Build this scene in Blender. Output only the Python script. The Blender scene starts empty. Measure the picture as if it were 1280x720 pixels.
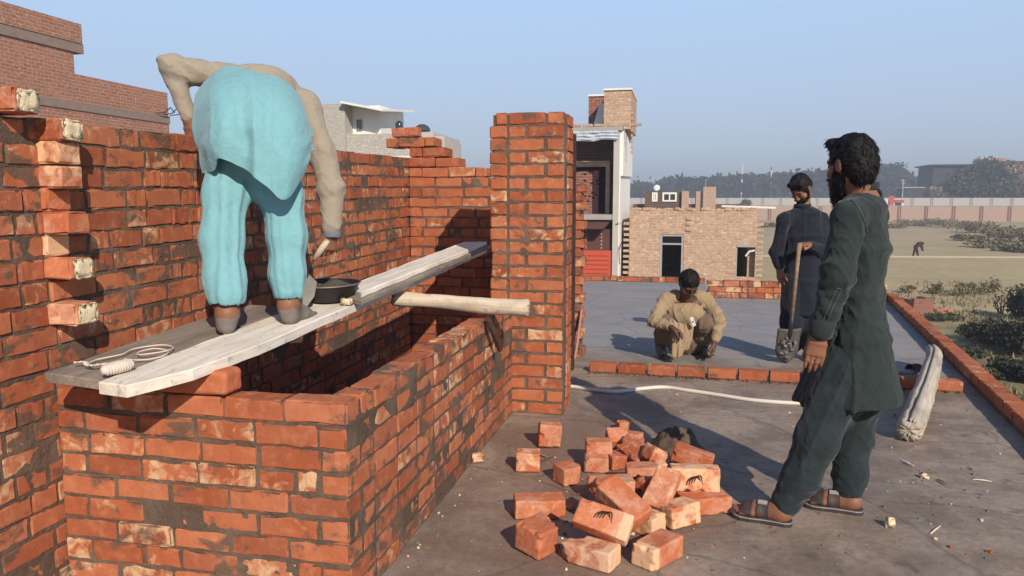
import bpy, bmesh, math, random
import numpy as np
from mathutils import Vector, Matrix
R = math.radians
S = bpy.context.scene
COL = S.collection
# ------------------------------------------------------------------ camera model (used for measuring the place)
FPX = 950.; PITCH = math.atan(110/950); YAW = R(12.5); EYE = 1.45
FW = np.array([-math.sin(YAW)*math.cos(PITCH), math.cos(YAW)*math.cos(PITCH), -math.sin(PITCH)])
RT = np.array([math.cos(YAW), math.sin(YAW), 0.]); UPV = np.cross(RT, FW)
NH = np.array([-math.sin(YAW), math.cos(YAW), 0.])     # horizontal forward
CP = np.array([0, 0, EYE])
def ray(px, py): return FW + RT*(px-640)/FPX - UPV*(py-360)/FPX
def gz(px, py, z=0.): r = ray(px, py); return CP + r*((z-EYE)/r[2])
def gx(px, py, x): r = ray(px, py); return CP + r*(x/r[0])
def gy(px, py, y): r = ray(px, py); return CP + r*(y/r[1])
def gt(px, py, t): r = ray(px, py); return CP + r*(t/(r @ NH))   # on the upright plane t metres ahead
UZ = np.array([0, 0, 1.])
def nrm(v): v = np.asarray(v, float); return v/(np.linalg.norm(v)+1e-12)
# ------------------------------------------------------------------ objects
def tag(o, label=None, cat=None, group=None, kind=None):
    if label: o['label'] = label
    if cat: o['category'] = cat
    if group: o['group'] = group
    if kind: o['kind'] = kind
    return o
def link(name, me, mats=None, parent=None, loc=None):
    o = bpy.data.objects.new(name, me); COL.objects.link(o)
    if mats:
        for m in (mats if isinstance(mats, (list, tuple)) else [mats]): me.materials.append(m)
    if parent:
        o.parent = parent
        if parent.get('_abs'): o.matrix_parent_inverse = Matrix.Translation(-Vector(parent.location))
    if loc is not None: o.location = loc
    return o
def empty(name, loc=(0, 0, 0), rz=0.):
    o = bpy.data.objects.new(name, None); COL.objects.link(o)
    o.location = loc; o.rotation_euler = (0, 0, rz); o.empty_display_size = .1
    return o
def hempty(name, loc):
    o = empty(name, loc); o['_abs'] = 1; return o     # parts of these are modelled in world coordinates
class MB:
    """collects vertices and faces; build() links them as ONE mesh object"""
    def __init__(s): s.v = []; s.f = []; s.m = []; s.c = []; s.n = 0
    def add(s, v, f, mi=0, c=None):
        v = np.asarray(v, float); s.v.append(v)
        s.f += [tuple(int(i)+s.n for i in q) for q in f]; s.m += [mi]*len(f)
        if c is None: c = np.zeros((len(v), 4)); c[:, 3] = 1
        s.c.append(np.asarray(c, float)); s.n += len(v)
    def build(s, name, mats=None, parent=None, smooth=False, attr=True, loc=None):
        me = bpy.data.meshes.new(name)
        V = np.concatenate(s.v) if s.v else np.zeros((0, 3))
        if loc is not None: V = V - np.asarray(loc)
        me.from_pydata(V.tolist(), [], s.f)
        me.polygons.foreach_set('material_index', s.m)
        if attr and s.c:
            a = me.attributes.new('bc', 'FLOAT_COLOR', 'POINT'); a.data.foreach_set('color', np.concatenate(s.c).ravel())
        if smooth: me.polygons.foreach_set('use_smooth', [True]*len(me.polygons))
        me.validate(); me.update()
        return link(name, me, mats, parent, loc)
    # ---- shapes
    def box(s, lo, hi, mi=0, M=None):
        x0, y0, z0 = lo; x1, y1, z1 = hi
        v = np.array([(x0,y0,z0),(x1,y0,z0),(x1,y1,z0),(x0,y1,z0),(x0,y0,z1),(x1,y0,z1),(x1,y1,z1),(x0,y1,z1)], float)
        if M is not None: v = v @ np.array(M)[:3, :3].T + np.array(M)[:3, 3]
        s.add(v, [(0,3,2,1),(4,5,6,7),(0,1,5,4),(1,2,6,5),(2,3,7,6),(3,0,4,7)], mi)
    def tube(s, pts, rad, seg=10, mi=0, cap=True, ell=1., jit=0., rng=None):
        P = np.asarray(pts, float); n = len(P)
        rad = np.full(n, rad) if np.isscalar(rad) else np.asarray(rad, float)
        T = np.gradient(P, axis=0); T /= np.linalg.norm(T, axis=1)[:, None]+1e-12
        u = np.cross(T[0], UZ)
        if np.linalg.norm(u) < .05: u = np.cross(T[0], (1, 0, 0))
        u = nrm(u); V = []
        for i in range(n):
            u = nrm(u - T[i]*(u @ T[i])); w = np.cross(T[i], u)
            for k in range(seg):
                a = 2*math.pi*k/seg; r = rad[i]
                if jit and rng is not None: r *= 1+rng.uniform(-jit, jit)
                V.append(P[i]+u*math.cos(a)*r+w*math.sin(a)*r*ell)
        F = [(i*seg+k, i*seg+(k+1) % seg, (i+1)*seg+(k+1) % seg, (i+1)*seg+k) for i in range(n-1) for k in range(seg)]
        if cap: F += [tuple(range(seg-1, -1, -1)), tuple((n-1)*seg+k for k in range(seg))]
        s.add(V, F, mi)
    def lathe(s, prof, c=(0, 0, 0), seg=24, mi=0, M=None):
        V = [];
        for r, z in prof:
            for k in range(seg):
                a = 2*math.pi*k/seg; V.append((r*math.cos(a), r*math.sin(a), z))
        n = len(prof)
        F = [(i*seg+k, i*seg+(k+1) % seg, (i+1)*seg+(k+1) % seg, (i+1)*seg+k) for i in range(n-1) for k in range(seg)]
        V = np.array(V)
        if M is not None: V = V @ np.array(M)[:3, :3].T
        s.add(V+np.asarray(c, float), F, mi)
def frame(a, n=None, o=(0, 0, 0)):
    """matrix with x axis along a, z roughly up"""
    a = nrm(a); z = np.array([0, 0, 1.]) if n is None else np.asarray(n, float)
    z = nrm(z-a*(z @ a)); y = np.cross(z, a); M = np.eye(4); M[:3, 0] = a; M[:3, 1] = y; M[:3, 2] = z; M[:3, 3] = o
    return M
# ------------------------------------------------------------------ numpy noise
_rs = np.random.RandomState(7); _TAB = _rs.rand(64, 64, 64).astype(np.float32)
def vnoise(P):
    P = np.asarray(P, float); i = np.floor(P).astype(int); f = P-i; f = f*f*(3-2*f); o = 0
    for dx in (0, 1):
        for dy in (0, 1):
            for dz in (0, 1):
                w = (f[..., 0] if dx else 1-f[..., 0])*(f[..., 1] if dy else 1-f[..., 1])*(f[..., 2] if dz else 1-f[..., 2])
                o = o+w*_TAB[(i[..., 0]+dx) & 63, (i[..., 1]+dy) & 63, (i[..., 2]+dz) & 63]
    return o*2-1
def fbm(P, n=3):
    P = np.asarray(P, float); o = 0; a = 1.
    for k in range(n): o = o+a*vnoise(P*(2**k)+k*17.3); a *= .5
    return o
# ------------------------------------------------------------------ bricks
CH = .0843; BL = .230; BH = .0790; BW = .1125; JT = .0048
def brick_geo(size, rng, cham=.004, rough=.0012, chip=.38, div=(4, 1, 1)):
    """one brick as a chamfered, slightly lumpy block centred on 0; returns verts, faces, edge factor"""
    ax = []
    for L, d in zip(size, div):
        c = min(.008, L*.12); ax.append(np.concatenate(([-L/2], np.linspace(-L/2+c, L/2-c, d+1), [L/2])))
    nx, ny, nz = [len(a) for a in ax]
    idx = {}; V = []; E = []; F = []
    def vid(i, j, k):
        t = (i, j, k)
        if t not in idx:
            ex = (i in (0, nx-1))+(j in (0, ny-1))+(k in (0, nz-1))
            p = np.array([ax[0][i], ax[1][j], ax[2][k]])
            if ex >= 2:
                sg = np.array([(-1 if i == 0 else 1)*(i in (0, nx-1)), (-1 if j == 0 else 1)*(j in (0, ny-1)), (-1 if k == 0 else 1)*(k in (0, nz-1))])
                cc = cham*(rng.uniform(.5, 1.3))
                if rng.random() < chip: cc += rng.uniform(.002, .010)
                p = p-sg*cc
            p = p+np.array([rng.gauss(0, rough) for _ in range(3)])
            idx[t] = len(V); V.append(p)
            E.append(1. if ex >= 2 else (.62 if (i in (1, nx-2) or k in (1, nz-2) or j in (1, ny-2)) else 0.))
        return idx[t]
    for i in range(nx-1):
        for j in range(ny-1):
            F.append((vid(i,j,0),vid(i,j+1,0),vid(i+1,j+1,0),vid(i+1,j,0))); F.append((vid(i,j,nz-1),vid(i+1,j,nz-1),vid(i+1,j+1,nz-1),vid(i,j+1,nz-1)))
    for i in range(nx-1):
        for k in range(nz-1):
            F.append((vid(i,0,k),vid(i+1,0,k),vid(i+1,0,k+1),vid(i,0,k+1))); F.append((vid(i,ny-1,k),vid(i,ny-1,k+1),vid(i+1,ny-1,k+1),vid(i+1,ny-1,k)))
    for j in range(ny-1):
        for k in range(nz-1):
            F.append((vid(0,j,k),vid(0,j,k+1),vid(0,j+1,k+1),vid(0,j+1,k))); F.append((vid(nx-1,j,k),vid(nx-1,j+1,k),vid(nx-1,j+1,k+1),vid(nx-1,j,k+1)))
    return np.array(V), F, np.array(E)
def put_brick(mb, c, a, n, size, rng, wob=.006, **kw):
    """c centre, a long axis, n face normal (depth axis); size = length, depth, height"""
    V, F, E = brick_geo(size, rng, **kw)
    a = nrm(a); n = nrm(n); up = np.cross(a, n) if np.cross(a, n)[2] > 0 else np.cross(n, a)
    ang = np.array([rng.gauss(0, wob), rng.gauss(0, wob), rng.gauss(0, wob)])
    M = np.array(Matrix.Rotation(ang[0], 3, 'X') @ Matrix.Rotation(ang[1]*.6, 3, 'Y') @ Matrix.Rotation(ang[2]*.6, 3, 'Z'))
    B = np.stack([a, n, up], 1); W = (V @ M.T) @ B.T + np.asarray(c)
    if np.linalg.det(B) < 0: F = [q[::-1] for q in F]
    col = np.zeros((len(V), 4)); col[:, 0] = rng.random(); col[:, 1] = rng.random(); col[:, 2] = E; col[:, 3] = 1
    mb.add(W, F, 0, col)
def course(mb, o, a, n, z, s0, s1, T, rng, phase, mode='stretch', proud=0.):
    """one course of bricks from s0 to s1 along a; the outer face passes through o; T = depth behind it"""
    s = s0; k = phase; first = True
    while s1-s > .035:
        if mode == 'stretch': L = BL
        elif mode == 'mix': L = BL if rng.random() < .62 else BW
        elif mode == 'header': L = BW
        else: L = BL if (k % 2 == 0) else BW
        if first and phase % 2: L = BW if mode == 'stretch' else L
        first = False
        if rng.random() < .06: L *= rng.uniform(.55, .85)
        L = min(L, s1-s)
        if s1-(s+L+JT) < .035: L = s1-s
        c = np.asarray(o)+nrm(a)*(s+L/2)-nrm(n)*(T/2-rng.gauss(0, .0025)-proud)+UZ*(z+BH/2+rng.gauss(0, .0015))
        put_brick(mb, c, a, n, (L-rng.uniform(0, .004), T, BH+rng.gauss(0, .0012)), rng)
        s += L+JT+rng.uniform(-.002, .003); k += 1

def mortar_sheet(mb, o, a, n, s0, s1, z0, z1, zoff, amt, seed, mi=1, step=.0115, rec=.0045):
    """the mud mortar of a wall face: a lumpy skin lying just behind the brick faces that bulges over them here and there"""
    ns = int((s1-s0)/step)+1; nz = int((z1-z0)/step)+1; ss = np.linspace(s0, s1, ns); zz = np.linspace(z0, z1, nz)
    Sg, Zg = np.meshgrid(ss, zz, indexing='ij'); P = np.stack([Sg*7, Zg*9, np.full_like(Sg, seed*3.7)], -1)
    q = fbm(P, 4); q2 = vnoise(np.stack([Sg*1.6, Zg*1.9, np.full_like(Sg, seed+9.)], -1)); dz = np.abs((Zg-zoff+JT/2+CH/2) % CH-CH/2)
    d = -rec+.0042*(q+.55*q2+amt)+.0016*np.exp(-(dz/.013)**2)+.0010*fbm(P*5, 2)
    d = np.minimum(d, .0042+.0012*q); a = np.asarray(a, float); n = nrm(n)
    V = np.asarray(o)+Sg[..., None]*a+Zg[..., None]*UZ+d[..., None]*n; V = V.reshape(-1, 3)
    up = np.cross(a, UZ) @ n > 0
    F = [((i*nz+j), (i+1)*nz+j, (i+1)*nz+j+1, i*nz+j+1)[::1 if up else -1] for i in range(ns-1) for j in range(nz-1)]
    mb.add(V, F, mi)
SUN_E = 4.6; SKY_S = .13; SKY_AIR = 1.0; SKY_DUST = .6; SKY_OZ = 4.; EXPO = 0.16; HAZE_D = .0018
# ------------------------------------------------------------------ materials
class NT:
    def __init__(s, name):
        s.m = bpy.data.materials.new(name); s.m.use_nodes = True; s.t = s.m.node_tree; s.t.nodes.clear()
        s.out = s.t.nodes.new('ShaderNodeOutputMaterial'); s.b = s.t.nodes.new('ShaderNodeBsdfPrincipled')
        s.t.links.new(s.b.outputs[0], s.out.inputs[0]); s._obj = None
    def l(s, a, b): s.t.links.new(a, b)
    def set(s, sock, v):
        if isinstance(v, bpy.types.NodeSocket): s.l(v, sock)
        else:
            if hasattr(sock, 'default_value') and not np.isscalar(v) and len(v) == 3 and sock.type == 'RGBA': v = (*v, 1)
            sock.default_value = v
    def obj(s):
        if s._obj is None: s._obj = s.t.nodes.new('ShaderNodeTexCoord').outputs['Object']
        return s._obj
    def pos(s): return s.t.nodes.new('ShaderNodeNewGeometry').outputs['Position']
    def attr(s, nm='bc'):
        a = s.t.nodes.new('ShaderNodeAttribute'); a.attribute_name = nm
        q = s.t.nodes.new('ShaderNodeSeparateColor'); s.l(a.outputs['Color'], q.inputs[0]); return q.outputs
    def mapv(s, v, scale=(1, 1, 1), rot=(0, 0, 0), loc=(0, 0, 0)):
        m = s.t.nodes.new('ShaderNodeMapping'); s.set(m.inputs['Vector'], v)
        m.inputs['Scale'].default_value = scale; m.inputs['Rotation'].default_value = rot; m.inputs['Location'].default_value = loc
        return m.outputs[0]
    def rnd(s): return s.t.nodes.new('ShaderNodeObjectInfo').outputs['Random']
    def offs(s, v, amt=37.):
        m = s.t.nodes.new('ShaderNodeVectorMath'); m.operation = 'MULTIPLY_ADD'
        c = s.t.nodes.new('ShaderNodeCombineXYZ'); r = s.rnd()
        for i in range(3): s.l(r, c.inputs[i])
        s.l(c.outputs[0], m.inputs[0]); m.inputs[1].default_value = (amt, amt*1.7, amt*.6); s.l(v, m.inputs[2]); return m.outputs[0]
    def noise(s, scale=5, detail=3, vec=None, rough=.55, dist=0., color=False):
        n = s.t.nodes.new('ShaderNodeTexNoise'); s.set(n.inputs['Vector'], s.obj() if vec is None else vec)
        n.inputs['Scale'].default_value = scale; n.inputs['Detail'].default_value = detail; n.inputs['Roughness'].default_value = rough
        n.inputs['Distortion'].default_value = dist; return n.outputs['Color' if color else 'Fac']
    def voro(s, scale=5, vec=None, feat='F1', out='Distance'):
        n = s.t.nodes.new('ShaderNodeTexVoronoi'); n.feature = feat; s.set(n.inputs['Vector'], s.obj() if vec is None else vec)
        n.inputs['Scale'].default_value = scale; return n.outputs[out]
    def ramp(s, fac, stops, interp='LINEAR'):
        n = s.t.nodes.new('ShaderNodeValToRGB'); s.set(n.inputs[0], fac); n.color_ramp.interpolation = interp
        e = n.color_ramp.elements
        while len(e) < len(stops): e.new(.5)
        for k, (p, c) in enumerate(stops):
            e[k].position = p; e[k].color = (c, c, c, 1) if np.isscalar(c) else (*c, 1)
        return n.outputs[0]
    def mix(s, fac, a, b, mode='MIX'):
        n = s.t.nodes.new('ShaderNodeMix'); n.data_type = 'RGBA'; n.blend_type = mode
        s.set(n.inputs[0], fac); s.set(n.inputs[6], a); s.set(n.inputs[7], b); return n.outputs[2]
    def math(s, op, a, b=0., c=None, clamp=False):
        n = s.t.nodes.new('ShaderNodeMath'); n.operation = op; n.use_clamp = clamp
        s.set(n.inputs[0], a); s.set(n.inputs[1], b)
        if c is not None: s.set(n.inputs[2], c)
        return n.outputs[0]
    def bump(s, h, strength=.3, dist=.01, prev=None):
        n = s.t.nodes.new('ShaderNodeBump'); n.inputs['Strength'].default_value = strength; n.inputs['Distance'].default_value = dist
        s.set(n.inputs['Height'], h)
        if prev is not None: s.l(prev, n.inputs['Normal'])
        s.l(n.outputs[0], s.b.inputs['Normal']); return n.outputs[0]
    def fin(s, col, rough=.85, spec=.3, metal=0.):
        s.set(s.b.inputs['Base Color'], col); s.set(s.b.inputs['Roughness'], rough)
        s.b.inputs['Specular IOR Level'].default_value = spec; s.set(s.b.inputs['Metallic'], metal); return s.m
def lin(r, g, b): return tuple((c/255/12.92 if c/255 <= .04045 else ((c/255+.055)/1.055)**2.4) for c in (r, g, b))

def brick_mat(name, smear=.5, pale=.45, base=1., rnd=False, dust=.12):
    n = NT(name); A = n.attr(); r1, r2, edge = A[0], A[1], A[2]
    P = n.offs(n.obj()) if rnd else n.obj()
    # per brick offset so that two neighbours do not share one stain
    tone = n.ramp(r1, [(0, (.29, .078, .034)), (.3, (.40, .116, .050)), (.65, (.46, .148, .066)), (.9, (.50, .175, .084)), (1, (.33, .098, .048))])
    mott = n.noise(9, 4, P, .6); fine = n.noise(60, 4, P, .65); big = n.noise(2.2, 2, P)
    col = n.mix(n.ramp(mott, [(.35, 0), (.7, 1)]), n.mix(.35, tone, (.27, .075, .042)), tone)
    col = n.mix(n.math('MULTIPLY', n.ramp(n.noise(22, 3, P), [(.52, 0), (.66, 1)]), .22), col, (.60, .29, .165))
    # pale under-burnt / salt patches, only on some bricks
    pm = n.math('ADD', n.math('MULTIPLY', r2, .55), n.math('MULTIPLY', n.noise(14, 4, P, .6, .6), .75))
    pf = n.ramp(pm, [(1.02-pale*.42, 0), (1.13-pale*.42, 1)])
    col = n.mix(n.math('MULTIPLY', pf, .80), col, n.mix(fine, (.58, .33, .17), (.74, .56, .36)))
    dus = n.ramp(n.math('ADD', n.math('MULTIPLY', n.noise(5, 4, P, .65, .5), .8), n.math('MULTIPLY', fine, .3)), [(.52, 0), (.78, 1)]); col = n.mix(n.math('MULTIPLY', dus, dust), col, (.62, .42, .31))
    rim = n.math('MULTIPLY', n.ramp(n.math('ADD', n.math('MULTIPLY', edge, .5), n.math('MULTIPLY', n.noise(26, 3, P), .6)), [(.80, 0), (.9, 1)]), .35)
    col = n.mix(rim, col, (.68, .38, .22))
    # smeared mud mortar near the joints and in patches
    sm = n.math('ADD', n.math('MULTIPLY', edge, .20), n.math('ADD', n.math('MULTIPLY', n.noise(9, 5, n.mapv(P, (.8, .8, 1.2)), .58, .3), .75), n.math('MULTIPLY', big, .35)))
    th = .95-smear*.36
    sf = n.ramp(sm, [(th-.03, 0), (th+.03, 1)])
    col = n.mix(n.math('MULTIPLY', sf, .88), col, n.mix(fine, (.085, .056, .042), (.165, .118, .088)))
    if base != 1.: col = n.mix(1., col, (base, base, base), 'MULTIPLY')
    h = n.math('ADD', n.math('MULTIPLY', fine, .5), n.math('ADD', n.math('MULTIPLY', mott, .6), n.math('MULTIPLY', sf, .5)))
    n.bump(h, .55, .006)
    return n.fin(col, .92, .15)
M = {}
M['brick'] = brick_mat('brick_orange', .52, .42)
M['brick_left'] = brick_mat('brick_left_wall', .56, .34, .96)
M['brick_smeared'] = brick_mat('brick_smeared', .64, .42)
M['brick_pillar'] = brick_mat('brick_pillar', .50, .38, .98)
M['brick_loose'] = brick_mat('brick_loose', .30, .80, 1.16, rnd=True, dust=.7)
M['brick_red'] = brick_mat('brick_red', .34, .30, .92)
M['brick_smooth'] = brick_mat('brick_smooth', .02, .0, 1.1, rnd=True)
M['brick_far_parapet'] = brick_mat('brick_far_parapet', .62, .85, 1., dust=.4)
def mortar():
    n = NT('mud_mortar'); f = n.noise(45, 5, rough=.7); g = n.noise(6, 3)
    c = n.mix(f, (.078, .052, .039), (.165, .118, .088)); c = n.mix(n.ramp(g, [(.45, 0), (.7, .7)]), c, (.20, .152, .118))
    n.bump(f, .8, .012); return n.fin(c, .95, .1)
M['mortar'] = mortar()
def plain(name, col, rough=.8, spec=.3, var=.25, scale=12, bump=.15, bd=.004, metal=0., det=4, rnd=False):
    n = NT(name); P = n.offs(n.obj()) if rnd else None
    f = n.noise(scale, det, P, .6); g = n.noise(scale*6, 3, P)
    c = n.mix(f, tuple(x*(1-var) for x in col), tuple(min(1, x*(1+var)) for x in col))
    if bump: n.bump(n.math('ADD', f, n.math('MULTIPLY', g, .5)), bump, bd)
    return n.fin(c, rough, spec, metal)
def far_brick(name, c1, c2, mo, scale=1., plane='xz', dirt=.4, pl=(.0, .0, .0), plf=0., axis=None):
    """brickwork of houses standing well away: procedural courses on the wall plane"""
    n = NT(name); q = n.t.nodes.new('ShaderNodeSeparateXYZ'); n.l(n.obj(), q.inputs[0]); c = n.t.nodes.new('ShaderNodeCombineXYZ')
    n.l(n.math('ADD', q.outputs[0], q.outputs[1]), c.inputs[0]); n.l(q.outputs[2], c.inputs[1])
    w = n.mix(.02, c.outputs[0], n.noise(3, 3, color=True))
    b = n.t.nodes.new('ShaderNodeTexBrick'); n.l(w, b.inputs['Vector']); b.inputs['Scale'].default_value = 1
    b.inputs['Brick Width'].default_value = .235*scale; b.inputs['Row Height'].default_value = .084*scale; b.inputs['Mortar Size'].default_value = .010*scale
    b.inputs['Color1'].default_value = (*c1, 1); b.inputs['Color2'].default_value = (*c2, 1); b.inputs['Mortar'].default_value = (*mo, 1); b.inputs['Bias'].default_value = 0
    m = n.noise(1.1, 5, rough=.65); f = n.noise(14, 4, rough=.7)
    col = n.mix(n.math('MULTIPLY', n.ramp(m, [(.45, 0), (.75, 1)]), dirt), b.outputs['Color'], tuple(x*.55 for x in mo))
    col = n.mix(n.ramp(f, [(.3, .45), (.7, 0)]), col, tuple(x*.5 for x in c2))
    col = n.mix(n.ramp(n.noise(9, 3, n.mapv(n.obj(), (1, 1, 2.5))), [(.58, 0), (.68, .6)]), col, tuple(min(.75, x*1.7+.05) for x in c1))
    if plf: col = n.mix(n.ramp(n.noise(.7, 4), [(.5-plf*.2, 0), (.56-plf*.2, 1)]), col, pl)
    n.bump(n.math('SUBTRACT', n.math('MULTIPLY', f, .4), b.outputs['Fac']), .6, .012); return n.fin(col, .92, .15)
def wood(name, c0, c1, grime=(.12, .10, .085), gf=.4, scale=1.):
    """sun-bleached timber; grain runs along local x"""
    n = NT(name); V = n.mapv(n.obj(), (2.2*scale, 34*scale, 34*scale)); g = n.noise(1., 6, V, .62, .8); h = n.noise(2.6, 3, n.mapv(n.obj(), (1, 2.4, 2.4)))
    c = n.mix(n.ramp(g, [(.3, 0), (.68, 1)]), c0, c1)
    c = n.mix(n.math('MULTIPLY', n.ramp(h, [(.46, 0), (.66, 1)]), gf), c, grime)
    c = n.mix(n.math('MULTIPLY', n.ramp(n.noise(30, 4), [(.60, 0), (.70, 1)]), .4), c, tuple(x*.5 for x in grime))
    n.bump(g, .5, .006); return n.fin(c, .85, .2)
M['plank_pale'] = wood('plank_pale', (.66, .59, .49), (.88, .83, .74), gf=.18)
M['plank_grey'] = wood('plank_grey', (.20, .165, .135), (.34, .29, .24), gf=.5)
M['log_pale'] = wood('log_pale', (.50, .40, .29), (.74, .65, .52), (.16, .11, .08), .45)
M['log_grey'] = wood('log_grey', (.34, .29, .23), (.58, .52, .44), (.13, .11, .09), .35)
M['handle_wood'] = wood('handle_wood', (.20, .13, .085), (.36, .25, .17), gf=.4)
M['dark_wood'] = wood('dark_wood', (.045, .020, .014), (.085, .040, .028), (.03, .018, .014), .5)
M['stick_wood'] = wood('stick_wood', (.06, .032, .022), (.11, .06, .04), (.03, .02, .015), .5)
def concrete():
    n = NT('roof_cement'); P = n.pos()
    big = n.noise(.45, 5, P, .6, .5); mid = n.noise(1.6, 6, P, .65, .4); fine = n.noise(26, 6, P, .72); st = n.noise(2.2, 5, n.mapv(P, (.5, 1.6, 1), (0, 0, .5)), .62, 1.)
    c = n.mix(big, (.310, .232, .176), (.415, .338, .270))
    c = n.mix(n.ramp(mid, [(.42, 0), (.58, 1)]), n.mix(.62, c, (.115, .088, .066)), c)
    sp_ = n.noise(5.5, 5, P, .7, .6); c = n.mix(n.ramp(sp_, [(.56, 0), (.66, .55)]), c, (.34, .30, .26)); c = n.mix(n.ramp(n.noise(8, 4, n.mapv(P, (1, 1, 1), (0, 0, 0), (7, 3, 1)), .7, .4), [(.58, 0), (.68, .6)]), c, (.10, .075, .056))
    c = n.mix(n.ramp(st, [(.55, 0), (.75, .55)]), c, (.36, .33, .30))
    c = n.mix(n.ramp(fine, [(.3, .5), (.62, 0)]), c, (.11, .09, .074))
    # brick dust and mud by the wall and around the heap of bricks
    q = n.t.nodes.new('ShaderNodeSeparateXYZ'); n.l(P, q.inputs[0])
    dx = n.math('SUBTRACT', q.outputs[0], -.45); dy = n.math('SUBTRACT', q.outputs[1], 3.9)
    d = n.math('SQRT', n.math('ADD', n.math('MULTIPLY', n.math('MULTIPLY', dx, dx), 1.3), n.math('MULTIPLY', n.math('MULTIPLY', dy, dy), .32)))
    d = n.math('ADD', d, n.math('MULTIPLY', n.math('SUBTRACT', mid, .5), 1.6))
    c = n.mix(n.ramp(d, [(.15, .85), (1.9, 0)]), c, n.mix(fine, (.160, .098, .068), (.265, .175, .128)))
    # paler bluish sheen of the far floor, painted into the colour past the kerb
    fy = n.math('ADD', q.outputs[1], n.math('MULTIPLY', n.math('SUBTRACT', mid, .5), 1.2))
    c = n.mix(n.ramp(n.math('DIVIDE', fy, 20.), [(.32, 0), (.40, .75)]), c, n.mix(st, (.235, .235, .240), (.320, .322, .330)))
    rough = n.mix(n.ramp(st, [(.35, 0), (.7, 1)]), (.72, .72, .72), (.55, .55, .55))
    cr = n.ramp(n.voro(1.1, n.mix(.15, P, n.noise(3, 4, P, color=True)), 'DISTANCE_TO_EDGE'), [(0, 1), (.012, 0)])
    c = n.mix(n.math('MULTIPLY', cr, .4), c, (.06, .05, .045))
    n.bump(n.math('ADD', n.math('MULTIPLY', fine, .5), mid), .5, .012); return n.fin(c, rough, .35)
M['cement'] = concrete()
M['cement_raw'] = plain('cement_raw', (.27, .25, .225), .9, .2, .35, 3, .4, .01)
M['slab'] = plain('slab_cement', (.19, .175, .165), .85, .25, .3, 3, .3, .01)
def field():
    n = NT('field_soil'); P = n.pos()
    big = n.noise(.018, 5, P, .6); mid = n.noise(.12, 6, P, .65, .5); fine = n.noise(2.2, 6, P, .7)
    c = n.mix(big, (.45, .36, .20), (.55, .46, .28)); c = n.mix(n.ramp(mid, [(.35, .55), (.6, 0)]), c, (.37, .29, .165))
    c = n.mix(n.ramp(fine, [(.35, .4), (.65, 0)]), c, (.26, .205, .12))
    row = n.noise(1., 4, n.mapv(P, (.02, .35, 1), (0, 0, .1)), .6)
    c = n.mix(n.ramp(row, [(.56, 0), (.64, .5)]), c, (.32, .285, .15))
    q = n.t.nodes.new('ShaderNodeSeparateXYZ'); n.l(P, q.inputs[0])
    near = n.math('ADD', n.math('DIVIDE', q.outputs[1], 60.), n.math('MULTIPLY', n.math('SUBTRACT', mid, .5), .5))
    c = n.mix(n.ramp(near, [(.42, .9), (.58, 0)]), c, n.mix(n.ramp(n.noise(.5, 5, P), [(.40, 0), (.6, 1)]), (.125, .118, .055), (.33, .26, .155)))
    n.bump(fine, .6, .08); return n.fin(c, .95, .1)
M['field'] = field()
def cloth(name, col, var=.18, weave=900, dust=None, rough=.9, worn=0., crease=.36):
    n = NT(name); f = n.noise(5, 4, rough=.6); g = n.noise(38, 4, rough=.6)
    c = n.mix(f, tuple(x*(1-var) for x in col), tuple(min(1, x*(1+var)) for x in col))
    c = n.mix(n.ramp(g, [(.4, .22), (.65, 0)]), c, tuple(x*.75 for x in col))
    if dust: c = n.mix(n.math('MULTIPLY', n.ramp(n.noise(9, 5, rough=.65), [(.52, 0), (.72, 1)]), worn), c, dust)
    cr2 = n.noise(1., 2, n.mapv(n.mix(.25, n.obj(), n.noise(4, 2, color=True)), (11, 26, 16), (.5, .7, .3)), .45); cr3 = n.noise(1., 2, n.mapv(n.obj(), (30, 22, 9)), .45)
    cr4 = n.noise(1., 3, n.mapv(n.mix(.12, n.obj(), n.noise(7, 2, color=True)), (34, 60, 46), (.4, .6, .2)), .5)
    b1 = n.bump(n.math('ADD', n.math('ADD', cr2, n.math('MULTIPLY', cr3, .5)), n.math('MULTIPLY', cr4, .28)), crease, .022); n.bump(n.noise(260, 2), .10, .002, b1)
    n.b.inputs['Sheen Weight'].default_value = .15; n.b.inputs['Sheen Roughness'].default_value = .5
    return n.fin(c, rough, .12)
M['cloth_turq'] = cloth('cloth_turquoise', (.20, .43, .475), .07, dust=(.25, .43, .46), worn=.3)
M['knit_beige'] = cloth('knit_beige', (.33, .285, .225), .10, dust=(.24, .20, .16), worn=.4)
M['cloth_green'] = cloth('cloth_bottle_green', (.025, .036, .035), .14, dust=(.06, .068, .066), worn=.40)
M['cloth_charcoal'] = cloth('cloth_charcoal', (.022, .032, .036), .14, dust=(.055, .062, .066), worn=.35)
M['cloth_navy'] = cloth('cloth_navy', (.016, .019, .030), .14, dust=(.04, .042, .055), worn=.3)
M['cloth_khaki'] = cloth('cloth_khaki', (.335, .245, .150), .12, dust=(.27, .21, .15), worn=.4)
M['cloth_brown'] = cloth('cloth_brown', (.16, .112, .078), .15, dust=(.24, .19, .14), worn=.4)
M['cloth_slate'] = cloth('cloth_slate', (.17, .21, .24), .12)
M['skin'] = plain('skin_brown', (.235, .105, .060), .55, .4, .16, 18, .2, .002)
M['skin_dark'] = plain('skin_dark_brown', (.105, .050, .032), .55, .4, .16, 18, .2, .002)
M['foot_dust'] = plain('dusty_foot', (.20, .175, .16), .85, .2, .35, 24, .4, .003)
M['hair'] = plain('hair_black', (.007, .006, .006), .6, .25, .4, 60, .6, .004)
M['leather'] = plain('sandal_brown', (.060, .042, .036), .6, .4, .35, 22, .3, .003)
M['sole'] = plain('sandal_sole', (.045, .040, .042), .7, .3, .3, 20, .2, .002)
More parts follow.
